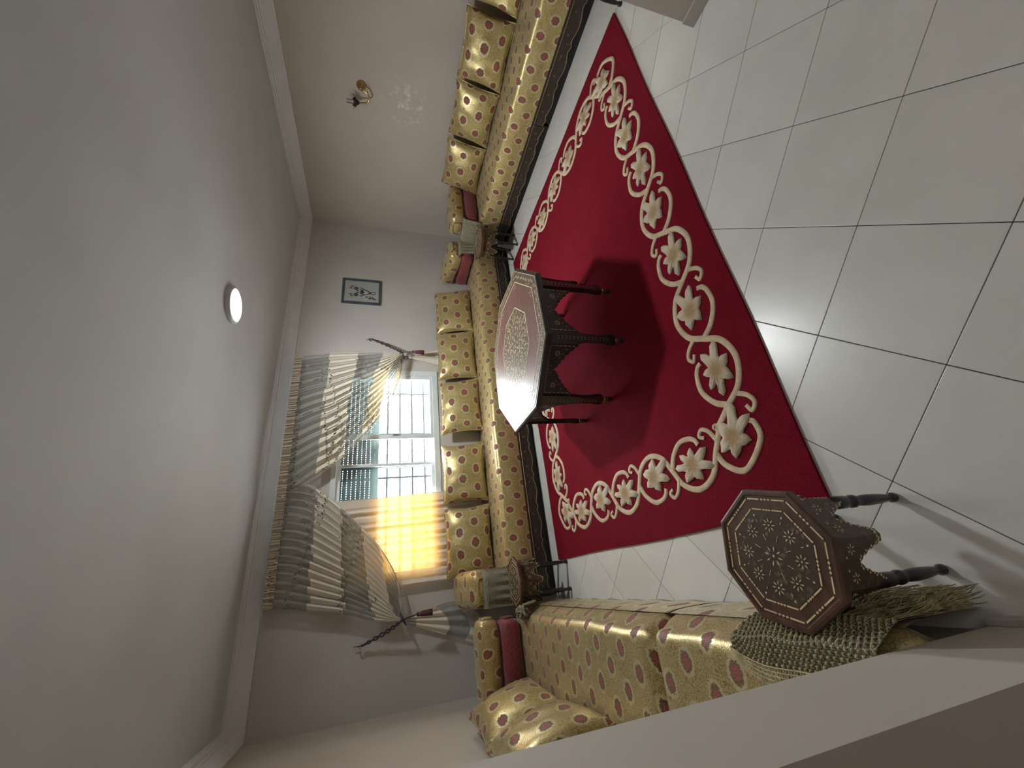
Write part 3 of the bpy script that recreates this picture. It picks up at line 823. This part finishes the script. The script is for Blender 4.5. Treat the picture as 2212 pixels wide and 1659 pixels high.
# knotted corner of crochet on the left bench
kn = empty('crochet_knot', (-.26, 3.62, .46)); tag(kn, 'bunched olive crochet knot on the left bench front corner', 'crochet cover')
def knot(u, v):
    a = 2 * PI * u; t = PI * (v * .98 + .01)
    r = .055 * (1 + .25 * math.sin(5 * a + 3 * t) + .2 * math.sin(9 * t))
    return Vector((r * math.sin(t) * math.cos(a) * .8, r * math.sin(t) * math.sin(a) * 1.3, .035 + r * math.cos(t) * .7))
B().grid(knot, 30, 20, lambda u, v: (u * .3, v * .2)).build('bunched_cloth', 'knit', kn, True)
def ktail(u, v):
    return Vector((.045 + .012 * math.sin(u * 18) + .02 * v, lerp(-.04, .04, u) * (1 + .3 * v), .03 - .11 * v + .01 * math.sin(u * 7)))
B().grid(ktail, 20, 10, lambda u, v: (u * .12, v * .2)).build('hanging_tail', 'knit', kn, True)

# macrame throw with a tangled fringe at the doorway end of the left bench
th = empty('macrame_throw', (-.3, 1.05, 0)); off = Vector(th.location)
tag(th, 'olive macrame throw with long tangled fringe over the left bench end', 'throw')
def tsurf(s, w):
    """s: 0 on top of the armrest .. 1 at the bottom of the knit; w along the bench"""
    c = max(0, 1 - w * 3.5) ** 2; y = lerp(1.31, .85, w)
    if s < .38:
        k = s / .38; x = lerp(-.372 + .065 * c, -.252, k); z = .500 - .010 * k * k + .003 * math.sin(w * 19 + s * 8)
    else:
        k = (s - .38) / .62; x = -.252 + .045 * math.sin(min(1, k * 2.2) * PI / 2) - .004 * math.sin(w * 16); z = .490 - .02 * math.sin(min(1, k * 4) * PI / 2) - .24 * k
    return Vector((x, y, z)) - off
cl = lambda a: min(1, max(0, a))
def tubeS(b, f, r, n=3): b.tube([f(k / n) for k in range(n + 1)], r, 4, cap=False)
up_ = Vector((.003, 0, .006))
sb = B()                                             # open lattice along the outer edge
for i in range(54):
    w = i / 53
    tubeS(sb, lambda k: tsurf(.0 + .15 * k, cl(w + .045 * (k - .5))) + up_, .0019)
for i in range(27):
    w = i / 26
    tubeS(sb, lambda k: tsurf(.0 + .15 * k, cl(w - .06 * (k - .5))) + up_, .0017)
for s_ in (.0, .04, .08, .115, .15):
    tubeS(sb, lambda k: tsurf(s_, k) + up_, .0022, 26)
stuff(sb.build('lattice_edge', 'yarnpale', th, True))
B().grid(lambda u, v: tsurf(.15 + .62 * v, u), 40, 34, lambda u, v: (u * .44, v * .45)).build('knit_cloth', 'knit', th, True)
lb = B()                                             # rows of raised stitches
rnd = random.Random(5)
for r in range(13):
    s_ = .165 + r * .038
    for i in range(26):
        w = cl((i + .5 * (r % 2)) / 26 + .012)
        p = tsurf(s_, w); d = tsurf(s_ + .026, w) - p; e = tsurf(s_, cl(w + .02)) - p
        nrm = e.cross(d); nrm = nrm.normalized() if nrm.length > 1e-9 else Vector((1, 0, 0))
        if nrm.x + nrm.z < 0: nrm = -nrm
        j = lambda: Vector((rnd.uniform(-1, 1), rnd.uniform(-1, 1), rnd.uniform(-1, 1))) * .0015
        lb.tube([p - e * .3, p + nrm * .006 + d * .3 + j(), p + nrm * .007 + d * .75 + e * .15 + j(), p + d + e * .3], .0026, 4)
        lb.tube([p + e * .3, p + nrm * .005 + d * .35 - e * .1 + j(), p + d - e * .3], .0022, 4)
stuff(lb.build('raised_stitches', 'yarnolive', th, True))
fb = B()
for i in range(620):
    w = rnd.random(); s0 = rnd.uniform(.60, .98)
    p = tsurf(s0, w) + Vector((.004, 0, 0)); L = rnd.uniform(.10, .27)
    pts = [p]; q = p.copy(); vx, vy = rnd.uniform(-.002, .006), rnd.uniform(-.012, .006)
    for k in range(1, 8):
        vx += rnd.uniform(-.004, .004); vy += rnd.uniform(-.007, .006)
        q = q + Vector((vx, vy - .002, -L / 7)); q.z = max(q.z, .004 - off.z + rnd.uniform(0, .01)); q.x = min(max(q.x, -.210 - off.x), -.165 - off.x); q.y = max(q.y, .85 - off.y); pts.append(q.copy())
    fb.tube(pts, .0015, 3, cap=False)
stuff(fb.build('fringe', 'yarn', th, True))

# ------------------------------------------------------------------ inlaid tables
def octo(R, a0=PI / 8): return [(R * math.cos(a0 + k * PI / 4), R * math.sin(a0 + k * PI / 4)) for k in range(8)]
def diamond(b, c, ux, uy, a, w, nrm, h=.0012):
    """flat lozenge, centre c, half sizes a along ux and w along uy"""
    vs = [c + ux * a, c + uy * w, c - ux * a, c - uy * w]
    b.add(vs + [v + nrm * h for v in vs], [(4, 5, 6, 7), (0, 1, 5, 4), (1, 2, 6, 5), (2, 3, 7, 6), (3, 0, 4, 7)])
def bar(b, p, q, w, nrm, h=.0012):
    d = (q - p).normalized(); s = nrm.cross(d).normalized() * w / 2
    vs = [p - s, p + s, q + s, q - s]
    b.add(vs + [v + nrm * h for v in vs], [(4, 5, 6, 7), (0, 1, 5, 4), (1, 2, 6, 5), (2, 3, 7, 6), (3, 0, 4, 7)])
def inlay_line(b, p, q, w, nrm, dots=True):
    d = q - p; u = d.normalized(); s = nrm.cross(u).normalized()
    if dots:
        bar(b, p + d * .03, p + d * .34, w, nrm); bar(b, p + d * .66, p + d * .97, w, nrm)
        for t in (.41, .5, .59): diamond(b, p + d * t, u, s, w * 1.25, w * .8, nrm)
    else: bar(b, p, q, w, nrm)
def flower_mesh(r, n=8, pl=.5, pw=.14):
    b = B(); z = Vector((0, 0, 1))
    for k in range(n):
        a = 2 * PI * k / n; u = Vector((math.cos(a), math.sin(a), 0)); s = Vector((-u.y, u.x, 0))
        diamond(b, u * r * (1 - pl / 2), u, s, r * pl / 2, r * pw, z)
    b.lathe([(r * .13, 0), (r * .13, .0012)], 8)
    return b
FL1 = flower_mesh(.021, 8, .62, .085); FL2 = flower_mesh(.030, 8, .55, .08)

def small_table():
    root = empty('octagonal_side_table', (0, 0, 0)); A0 = 0.0
    R, RB, H_ = .205, .172, .485
    top = B()
    o = octo(R, A0); o2 = octo(R * .965, A0)
    n = 8
    vs = [Vector((x, y, H_ - .024)) for x, y in o] + [Vector((x, y, H_ - .003)) for x, y in o] + [Vector((x, y, H_ + .001)) for x, y in o2] + [Vector((x * .955, y * .955, H_ + .001)) for x, y in o2] + [Vector((x * .94, y * .94, H_ - .003)) for x, y in o2]
    fs = [tuple(range(7, -1, -1)), tuple(4 * n + i for i in range(n))]
    for k in range(4): fs += [(k * n + i, k * n + (i + 1) % n, (k + 1) * n + (i + 1) % n, (k + 1) * n + i) for i in range(n)]
    top.add(vs, fs); top = top.build('table_top', 'smwood', root)
    Z = Vector((0, 0, 1)); zt_ = H_ - .003
    pan = B().prism(octo(.138, A0), lambda a, b_, t: (a, b_, zt_ + .0002 + .0006 * (1 - t))).build('carved_panel', 'smpanel', top)
    for rr, w in ((.176, .0042), (.143, .0042)):
        b = B(); q = [Vector((x, y, zt_)) for x, y in octo(rr, A0)]
        for i in range(8): inlay_line(b, q[i], q[(i + 1) % 8], w, Z)
        stuff(b.build('inlay_border', 'inlay', top))
    def put(fl, x, y, rz):
        b = B(); b.add([Vector((v.x * math.cos(rz) - v.y * math.sin(rz) + x, v.x * math.sin(rz) + v.y * math.cos(rz) + y, v.z + zt_ + .0007)) for v in fl.v], fl.f)
        b.build('inlay_flower', 'inlay', top)
    put(FL2, 0, 0, .2)
    for k in range(8):
        a = A0 + PI / 8 + k * PI / 4; put(FL1, .088 * math.cos(a), .088 * math.sin(a), a)
    db = B()
    for k in range(8):
        a = A0 + k * PI / 4; u = Vector((math.cos(a), math.sin(a), 0)); s = Vector((-u.y, u.x, 0))
        diamond(db, u * .122 + Z * (zt_ + .0007), u, s, .004, .003, Z)
        for r in (.050, .060, .105): diamond(db, u * r + Z * (zt_ + .0007), u, s, .006, .0012, Z)
    stuff(db.build('inlay_dots', 'inlay', top))
    # body: eight arched panels
    q = octo(RB, A0); hs = RB * math.sin(PI / 8); ap_ = RB * math.cos(PI / 8)
    half = [(1.0, .262), (.72, .262), (.70, .276), (.60, .282), (.58, .298), (.47, .305), (.44, .322), (.30, .330), (.24, .345), (.12, .350), (0, .362)]
    arch = [(-a, z) for a, z in half] + [(a, z) for a, z in half[::-1][1:]]
    body = empty('body', (0, 0, 0)); body.parent = root
    for k in range(8):
        a = A0 + PI / 8 + k * PI / 4; nrm = Vector((math.cos(a), math.sin(a), 0)); tn = Vector((-nrm.y, nrm.x, 0))
        f = lambda u, z, t: nrm * (ap_ - .012 * t) + tn * (u * (1 - .00 * t)) + Vector((0, 0, z))
        B().prism([(u * hs, z) for u, z in arch] + [(hs, H_ - .024), (-hs, H_ - .024)], f).build('apron_panel', 'smpanel', body)
        b = B()
        for u, z in [(-1 + .07, .278), (-.85, .272), (-.76, .276)] + [(-a * .98, zz_ + .010) for a, zz_ in half[2:]]:
            for sg in (1, -1):
                diamond(b, f(sg * u * hs, z, 0), tn, Vector((0, 0, 1)), .0042, .0030, nrm)
        for u0, u1 in ((-.95, -.55), (-.45, -.05), (.05, .45), (.55, .95)): bar(b, f(u0 * hs, H_ - .032, 0), f(u1 * hs, H_ - .032, 0), .0035, nrm)
        for sg in (-1, 1):
            for j in range(6):
                an = j * PI / 3; uu = tn * math.cos(an) + Vector((0, 0, 1)) * math.sin(an)
                diamond(b, f(sg * .55 * hs, .388, 0) + uu * .010, uu, nrm.cross(uu), .0055, .0016, nrm)
            diamond(b, f(sg * .25 * hs, .41, 0), tn, Vector((0, 0, 1)), .004, .0028, nrm)
        stuff(b.build('panel_inlay', 'inlay', body))
    lp = [(.010, .0), (.015, .004), (.016, .016), (.012, .028), (.010, .034), (.013, .05), (.016, .085), (.018, .13), (.016, .165), (.012, .178), (.019, .19), (.020, .205), (.013, .218), (.019, .232), (.020, .262), (.018, .30)]
    for k in range(4):
        a = A0 - PI / 4 + k * PI / 2
        B().lathe(lp, 14, (.155 * math.cos(a), .155 * math.sin(a), 0)).build('leg', 'ebony', root, True)
    return root
st = small_table(); st.location = (-.032, 1.042, 0); st.rotation_euler = (0, 0, R_(8))
GT = 'small inlaid octagonal tables'
tag(st, 'small dark inlaid octagonal table in the foreground beside the rug', 'side table', GT)
for loc, rz, lab in (((-.034, 3.80, 0), 0, 'small dark inlaid octagonal table in front of the left corner'),
                     ((3.925, 3.765, 0), 14, 'small dark inlaid octagonal table in front of the right corner'),
                     ((3.80, .975, 0), 5, 'small dark octagonal table by the doorway wall, only its foot in view')):
    o = copy_tree(st); o.location = loc; o.rotation_euler = (0, 0, R_(rz)); tag(o, lab, 'side table', GT)

# the big octagonal table on the rug
CT = empty('octagonal_coffee_table', (1.615, 2.595, RZ)); tag(CT, 'large octagonal inlaid wooden coffee table on the red rug', 'coffee table')
Hc, Rt, Rf = .612, .655, .585
n = 8; o = octo(Rt)
vs = [Vector((x * .97, y * .97, Hc - .045)) for x, y in o] + [Vector((x, y, Hc - .035)) for x, y in o] + [Vector((x, y, Hc - .010)) for x, y in o] + [Vector((x * .985, y * .985, Hc)) for x, y in o]
fs = [tuple(range(7, -1, -1)), tuple(3 * n + i for i in range(n))]
for k in range(3): fs += [(k * n + i, k * n + (i + 1) % n, (k + 1) * n + (i + 1) % n, (k + 1) * n + i) for i in range(n)]
top = B().add(vs, fs).build('table_top', 'dkwood', CT)
def ring8(r0, r1, z):
    a, c = octo(r0), octo(r1)
    vs = [Vector((x, y, z)) for x, y in a] + [Vector((x, y, z)) for x, y in c]
    vs += [v - Vector((0, 0, .002)) for v in vs]
    return vs, [(i, 8 + i, 8 + (i + 1) % 8, (i + 1) % 8) for i in range(8)] + [(8 + i, 24 + i, 24 + (i + 1) % 8, 8 + (i + 1) % 8) for i in range(8)]
vs, fs = ring8(.545, .630, Hc + .0012); B().add(vs, fs).build('carved_band', 'bandcarve', top)
vs, fs = ring8(.335, .545, Hc + .0012); B().add(vs, fs).build('plain_band', 'topwood', top)
B().prism(octo(.335), lambda a, b_, t: (a, b_, Hc + .0014 - .003 * t)).build('carved_centre', 'goldcarve', top)
Z = Vector((0, 0, 1))
for rr, w in ((.628, .004), (.540, .006), (.333, .006)):
    b = B(); q = [Vector((x, y, Hc + .0012)) for x, y in octo(rr)]
    for i in range(8): inlay_line(b, q[i], q[(i + 1) % 8], w, Z, False)
    b.build('inlay_line', 'inlay', top)
pt = B()
for (r, L, w, nn, ph) in ((.03, .028, .008, 8, 0), (.075, .03, .012, 8, .39), (.12, .024, .007, 16, .1), (.165, .03, .010, 16, .3), (.21, .022, .008, 24, .0), (.25, .028, .008, 24, .13), (.285, .016, .006, 32, .0)):
    for k in range(nn):
        a = ph + 2 * PI * k / nn; u = Vector((math.cos(a), math.sin(a), 0)); s = Vector((-u.y, u.x, 0))
        diamond(pt, u * r + Z * (Hc + .0014), u, s, L / 2 * 1.1, w / 2, Z)
stuff(pt.build('inlay_petals', 'inlay', top))
cb = B()
for k in range(8):                                   # small sprays on the plain band corners and the outer band
    a = PI / 8 + k * PI / 4
    for (r, da, L, w) in ((.50, 0, .02, .006), (.485, .04, .016, .005), (.485, -.04, .016, .005), (.515, .03, .014, .004), (.515, -.03, .014, .004)):
        u = Vector((math.cos(a + da), math.sin(a + da), 0)); s = Vector((-u.y, u.x, 0)); diamond(cb, u * r + Z * (Hc + .0012), u, s, L / 2, w / 2, Z)
    for j in range(7):
        f_ = (j + .5) / 7; p = Vector((*octo(.588)[k], 0)).lerp(Vector((*octo(.588)[(k + 1) % 8], 0)), f_); u = p.normalized(); s = Vector((-u.y, u.x, 0))
        diamond(cb, p + Z * (Hc + .0012), u, s, .012, .004, Z); diamond(cb, p + Z * (Hc + .0012) + s * .018, (u + s).normalized(), (s - u).normalized(), .009, .003, Z); diamond(cb, p + Z * (Hc + .0012) - s * .018, (u - s).normalized(), (s + u).normalized(), .009, .003, Z)
stuff(cb.build('inlay_sprays', 'inlay', top))
hs = Rf * math.sin(PI / 8); apo = Rf * math.cos(PI / 8)
half = [(1.0, .330), (.83, .332), (.80, .346), (.77, .344), (.72, .350), (.69, .372), (.66, .370), (.60, .378), (.565, .402), (.53, .400), (.47, .408), (.44, .430), (.40, .428), (.33, .434), (.30, .456), (.26, .452), (.18, .456), (.14, .474), (.09, .472), (0, .500)]
arch = [(-a, z) for a, z in half] + [(a, z) for a, z in half[::-1][1:]]
FLs = flower_mesh(.020, 8, .55, .15)
for k in range(8):
    a = PI / 8 + PI / 8 + k * PI / 4; nrm = Vector((math.cos(a), math.sin(a), 0)); tn = Vector((-nrm.y, nrm.x, 0))
    f = lambda u, z, t: nrm * (apo - .018 * t) + tn * u + Vector((0, 0, z))
    pnl = B().prism([(u * hs, z) for u, z in arch] + [(hs, Hc - .045), (-hs, Hc - .045)], f).build('apron_panel', 'dkwood', CT)
    b = B(); x0 = hs - .058
    for i in range(13):
        p = f(lerp(-x0, x0, i / 13 + .008), Hc - .066, 0); q = f(lerp(-x0, x0, (i + .8) / 13), Hc - .066, 0); bar(b, p, q, .003, nrm)
    for sg in (-1, 1):
        for i in range(6): bar(b, f(sg * x0, lerp(Hc - .066, .36, i / 6 + .01), 0), f(sg * x0, lerp(Hc - .066, .36, (i + .75) / 6), 0), .003, nrm)
        for i in range(3):
            diamond(b, f(sg * (.62 - .13 * i) * hs, .425 + .022 * i, 0), (tn * sg + Z).normalized(), (tn * sg - Z).normalized(), .006, .002, nrm)
    for j in range(6):
        an = j * PI / 3 + .3; diamond(b, f(.026 * math.cos(an), .522 + .014 * math.sin(an), 0), tn, Z, .003, .003, nrm)
    stuff(b.build('panel_inlay', 'inlay', pnl))
    for sg in (-1, 1):
        b = B(); c0 = f(sg * .50 * hs, .488, 0)
        b.add([c0 + tn * v.x + Z * v.y + nrm * v.z for v in FLs.v], FLs.f); b.build('inlay_flower', 'inlay', pnl)
    # leg at the corner
    a = PI / 8 + k * PI / 4; nrm = Vector((math.cos(a), math.sin(a), 0)); tn = Vector((-nrm.y, nrm.x, 0))
    lp = [(.572, .044, .030), (.36, .043, .030), (.345, .038, .029), (.31, .033, .028), (.24, .028, .026), (.18, .029, .026), (.13, .037, .028), (.105, .040, .029), (.085, .037, .028), (.068, .018, .015)]
    bb = B(); vs = []
    for z, w, d in lp:
        for sx, sy in ((-1, -1), (1, -1), (1, 1), (-1, 1)): vs.append(nrm * (Rf - .018 + sy * d * .7) + tn * (sx * w * (1 if sy > 0 else .8)) + Vector((0, 0, z)))
    m_ = len(lp); fs = [(0, 1, 2, 3), tuple(4 * (m_ - 1) + j for j in (3, 2, 1, 0))]
    for i in range(m_ - 1): fs += [(i * 4 + j, i * 4 + (j + 1) % 4, (i + 1) * 4 + (j + 1) % 4, (i + 1) * 4 + j) for j in range(4)]
    leg = bb.add(vs, fs).build('leg', 'dkwood', CT)
    ib = B()
    for i in range(14):
        z = .50 - i * .028; fz = nrm * (Rf - .018 + .7 * (.0305 if z > .34 else .0285)) + Vector((0, 0, z))
        for sg in (-1, 1): diamond(ib, fz + tn * sg * .007, (tn * sg * .7 + Z).normalized(), (tn * .7 - Z * sg).normalized(), .006, .0016, nrm)
    stuff(ib.build('leg_inlay', 'inlay', leg))
    ft = nrm * (Rf - .018)
    B().lathe([(.013, .068), (.017, .062), (.017, .054), (.013, .050)], 14, ft).build('brass_collar', 'brass', leg, True)
    B().lathe([(.012, .052), (.018, .042), (.020, .030), (.017, .018), (.010, .012), (.015, .007), (.015, .001)], 14, ft).build('foot', 'dkwood', leg, True)

# ------------------------------------------------------------------ curtains
def swag(name, label, outer, inner, ypl, sgn, seed):
    """gathered drape: outer / inner = edge polylines (x, z) from the rod to the tie"""
    root = empty(name, (outer[-1][0], ypl, outer[-1][1])); off = Vector(root.location)
    tag(root, label, 'curtain', 'striped window drapes')
    O = smoothpath([Vector((p[0], 0, p[1])) for p in outer], 60); I = smoothpath([Vector((p[0], 0, p[1])) for p in inner], 60)
    NS = 150; NF = 15
    cols = []
    for i in range(NS + 1):
        s = i / NS
        col = [interp(O, t / 60).lerp(interp(I, t / 60), s) for t in range(61)]
        # the middle folds sag a little more than the straight blend
        L = [0.0]
        for t in range(1, 61): L.append(L[-1] + (col[t] - col[t - 1]).length)
        cols.append((s, col, L))
    rnd = random.Random(seed)
    jit = [rnd.uniform(-.02, .02) for _ in range(NF + 2)]; amp = [rnd.uniform(.7, 1.3) for _ in range(NF + 2)]
    def pt(c, d, fine=False):
        s, col, L = c
        d = min(d, L[-1]); k = 0
        lo, hi = 0, 60
        while hi - lo > 1:
            md = (lo + hi) // 2
            if L[md] <= d: lo = md
            else: hi = md
        p = col[lo].lerp(col[hi], (d - L[lo]) / max(1e-9, L[hi] - L[lo]))
        fr = d / L[-1]; a = .028 * (1 - fr ** 2.2) * min(1, d / .1 + .25) + .006
        ph = s * NF; fi = int(ph)
        w = math.sin(2 * PI * ph) * amp[fi] + .45 * math.sin(4 * PI * ph + 1.0)
        if fine: w = math.sin(2 * PI * s * 46) * .45 + .5 * math.sin(2 * PI * s * 19 + 1)
        # overlapping folds: cloth swings sideways as well
        nx = .55 * a * math.cos(2 * PI * ph) * (0 if fine else 1)
        return Vector((p.x + nx * .5, ypl + w * a * .62 - .02 * math.sin(PI * s) * (1 - fr), p.z)) - off
    bands = [(0, .085, 'header', 'beige_gather'), (.085, .385, 'sheer_panel', 'sheer'), (.385, .705, 'satin_band', 'cream_satin'), (.705, 1.0, 'sheer_panel', 'sheer'),
             (1.0, 1.30, 'satin_band', 'cream_satin'), (1.30, 1.62, 'sheer_panel', 'sheer'), (1.62, 1.92, 'satin_band', 'cream_satin'), (1.92, 2.6, 'sheer_panel', 'sheer')]
    for d0, d1, nm, mt in bands:
        b = B(); NR = 4 if nm == 'header' else 12
        for i in range(NS):
            ca, cb_ = cols[i], cols[i + 1]
            ja = jit[int((i + .5) / NS * NF)] if nm != 'header' else 0
            j0 = 0 if d0 == 0 else ja; j1 = ja
            if nm == 'sheer_panel' and d0 == .085: j0 = 0
            A0_, A1_ = d0 + j0, d1 + j1
            if min(ca[2][-1], cb_[2][-1]) <= A0_ + .004: continue
            for r in range(NR):
                q = []
                for c, rr in ((ca, r), (cb_, r), (cb_, r + 1), (ca, r + 1)):
                    e = min(A1_, c[2][-1]); q.append(pt(c, lerp(A0_, e, rr / NR), nm == 'header'))
                uvq = [(ca[0] * 1.6, lerp(A0_, A1_, r / NR)), (cb_[0] * 1.6, lerp(A0_, A1_, r / NR)), (cb_[0] * 1.6, lerp(A0_, A1_, (r + 1) / NR)), (ca[0] * 1.6, lerp(A0_, A1_, (r + 1) / NR))]
                b.add(q, [(0, 1, 2, 3)], uvq)
        if b.f:
            o_ = b.build(nm, mt, root, True)
            bm = bmesh.new(); bm.from_mesh(o_.data); bmesh.ops.remove_doubles(bm, verts=bm.verts, dist=1e-5); bm.to_mesh(o_.data); bm.free()
    # bead fringe along the free edge, and sequins on the sheers
    fb = B(); c = cols[-1]; Lmax = c[2][-1]; d = .12
    while d < Lmax - .01:
        p = pt(c, d) + Vector((0, -.004, 0))
        for dz, r in ((-.008, .0028), (-.018, .0034), (-.032, .0048 if int(d * 40) % 2 else .0038)):
            fb.lathe([(.0005, -r), (r * .8, -r * .6), (r, 0), (r * .8, r * .6), (.0005, r)], 6, p + Vector((0, 0, dz)))
        d += .026
    stuff(fb.build('bead_fringe', 'bead', root, True))
    qb = B()
    for k in range(46):
        c = cols[rnd.randrange(NS)]; d = rnd.uniform(.12, min(c[2][-1], 1.6)); p = pt(c, d) + Vector((0, -.006, 0)); r = rnd.uniform(.002, .0035)
        qb.lathe([(.0005, -r), (r, 0), (.0005, r)], 6, p)
    stuff(qb.build('sequins', 'bead', root, True))
    ed = B().tube([pt(cols[-1], Lmax * k / 60) for k in range(61)], .005, 6).build('edge_piping', 'beige_gather', root, True)
    return root
Router = [(2.60, 2.61), (2.63, 2.45), (2.67, 2.22), (2.69, 1.9), (2.71, 1.62), (2.705, 1.40)]
Rinner = [(1.02, 2.61), (1.04, 2.487), (1.145, 2.345), (1.232, 2.215), (1.334, 2.059), (1.581, 1.857), (1.931, 1.603), (2.239, 1.467), (2.534, 1.401), (2.66, 1.388)]
Louter = [(-.0, 2.61), (-.01, 2.5), (-.072, 2.22), (-.13, 1.926), (-.225, 1.632), (-.245, 1.40)]
Linner = [(1.10, 2.61), (1.11, 2.45), (1.051, 2.26), (.846, 2.013), (.646, 1.813), (.451, 1.639), (.276, 1.523), (.108, 1.443), (-.103, 1.398), (-.2, 1.384)]
swag('window_drape', 'striped sheer and cream drape swept to the right tieback', Router, Rinner, 4.585, 1, 3)
swag('window_drape', 'striped sheer and cream drape swept to the left tieback', Louter, Linner, 4.60, -1, 8)
rod = empty('curtain_rod', (1.3, 4.625, 2.615)); tag(rod, 'slim curtain rod hidden behind the gathered drape heading', 'curtain rod')
B().tube([(-1.36, 0, 0), (1.36, 0, 0)], .009, 10).build('bar', 'pvc', rod, True)
for x in (-1.3, 0, 1.3): B().box(x - .008, x + .008, 0, .095, -.008, .008).build('bracket', 'pvc', rod)

def tail(name, label, top_, fan, ypl, bands, seed, group='drape tails'):
    """loose lower end of a drape below its tieback; fan = list of bottom points (x, z)"""
    root = empty(name, (top_[0], ypl, top_[1])); off = Vector(root.location); tag(root, label, 'curtain', group)
    F = [Vector((p[0], 0, p[1])) for p in fan]
    def fn(u, v):
        q = interp(F, u); p = Vector((top_[0] + (u - .5) * .05, 0, top_[1])).lerp(q, v)
        a = .005 + .018 * v
        return Vector((p.x, ypl + a * math.sin(u * 2 * PI * 3.5 + seed) + .01 * math.sin(u * 23), p.z)) - off
    for v0, v1, nm, mt in bands:
        B().grid(lambda u, v: fn(u, lerp(v0, v1, v)), 60, 10, lambda u, v: (u * .4, lerp(v0, v1, v))).build(nm, mt, root, True)
    return root
tail('drape_tail', 'loose striped tail of the right drape below its tieback', (2.70, 1.385), [(2.95, .70), (2.80, .69), (2.66, .69), (2.52, .70)], 4.668,
     [(0, .10, 'sheer_panel', 'sheer'), (.10, .74, 'satin_band', 'cream_satin'), (.74, 1.0, 'sheer_panel', 'sheer')], 1)
tail('drape_tail', 'loose striped tail of the left drape below its tieback', (-.245, 1.385), [(-.55, .66), (-.44, .58), (-.28, .64), (-.12, .82)], 4.67,
     [(0, .16, 'sheer_panel', 'sheer'), (.16, .56, 'satin_band', 'cream_satin'), (.56, .82, 'sheer_panel', 'sheer'), (.82, 1.0, 'satin_band', 'cream_satin')], 2)

def tieback(label, hook, tie, tas, seed):
    root = empty('curtain_tieback', (hook[0], YB, hook[1])); off = Vector(root.location); tag(root, label, 'tieback', 'rope tiebacks')
    A = Vector((hook[0], 4.675, hook[1])) - off; Bp = Vector((tie[0], 4.535, tie[1])) - off; C = Vector((tas[0], 4.52, tas[1])) - off
    for s in (-1, 1):
        pts = []
        for i in range(60):
            t = i / 59; p = A.lerp(Bp, t) + Vector((0, 0, -.03 * math.sin(PI * t))); a = t * 46 + (0 if s > 0 else PI)
            d = (Bp - A).normalized(); n1 = d.cross(Vector((0, 1, 0))).normalized(); n2 = d.cross(n1)
            pts.append(p + n1 * (math.cos(a) * .006 + .009 * s * math.sin(PI * t)) + n2 * math.sin(a) * .006)
        B().tube(pts, .0072, 7).build('rope', 'rope', root, True)
    # loop that holds the drape
    lp = [Bp + Vector((.05 * math.cos(a) * (1), .05 + .05 * math.sin(a), .025 * math.cos(a))) for a in [2 * PI * i / 24 for i in range(24)]]
    B().tube(lp, .0075, 7, close=True).build('rope_loop', 'rope', root, True)
    B().tube(smoothpath([Bp, Bp.lerp(C, .35) + Vector((0, -.01, 0)), C], 14), .006, 6).build('tassel_cord', 'rope', root, True)
    d = Vector((0, 0, -1))
    tb_ = B().lathe([(.008, .0), (.016, -.006), (.020, -.02), (.016, -.034), (.021, -.04), (.026, -.08), (.029, -.15), (.026, -.152)], 16, C)
    tb_.build('tassel', 'tassel', root, True)
    B().lathe([(.0175, -.030), (.0205, -.034), (.0175, -.038)], 16, C).build('tassel_band', 'trimgold', root, True)
    hk = smoothpath([(0, 0, .02), (0, -.03, .02), (0, -.055, .035), (0, -.06, .0), (0, -.045, -.02)], 18)
    B().tube(hk, .005, 7).build('hook', 'iron', root, True)
    B().tube([(0, -.03, .02), (0, -.035, .07)], [.005, .003], 6).build('hook_point', 'iron', root, True)
    return root
tieback('dark plum braided rope tieback with tassel, right of the window', (2.955, 1.77), (2.69, 1.40), (2.70, 1.285), 1)
tieback('dark plum braided rope tieback with tassel, left of the window', (-.405, 1.76), (-.232, 1.39), (-.205, 1.27), 2)

# white inner curtain over the left half of the window
wc = empty('voile_curtain', (.5, 4.665, 1.6)); off = Vector(wc.location); tag(wc, 'white voile curtain glowing over the left half of the window', 'curtain')
def voile(u, v):
    xr = lerp(.90, .985, v); xl = lerp(.02, .055, v); x = lerp(xr, xl, u); z = lerp(2.60, .52, v)
    a = .017 * (0 if u < .10 else 1)
    w = a * (math.sin(u * 2 * PI * 11 + .6 * math.sin(v * 3)) + .5 * math.sin(u * 2 * PI * 17 + v * 2))
    return Vector((x, 4.665 + w * .8, z)) - off
B().grid(voile, 160, 30, lambda u, v: (u * 1.4, v * 2)).build('folded_cloth', 'white_voile', wc, True)
B().tube([voile(0, k / 30) for k in range(31)], .003, 5).build('hem', 'white_voile', wc, True)
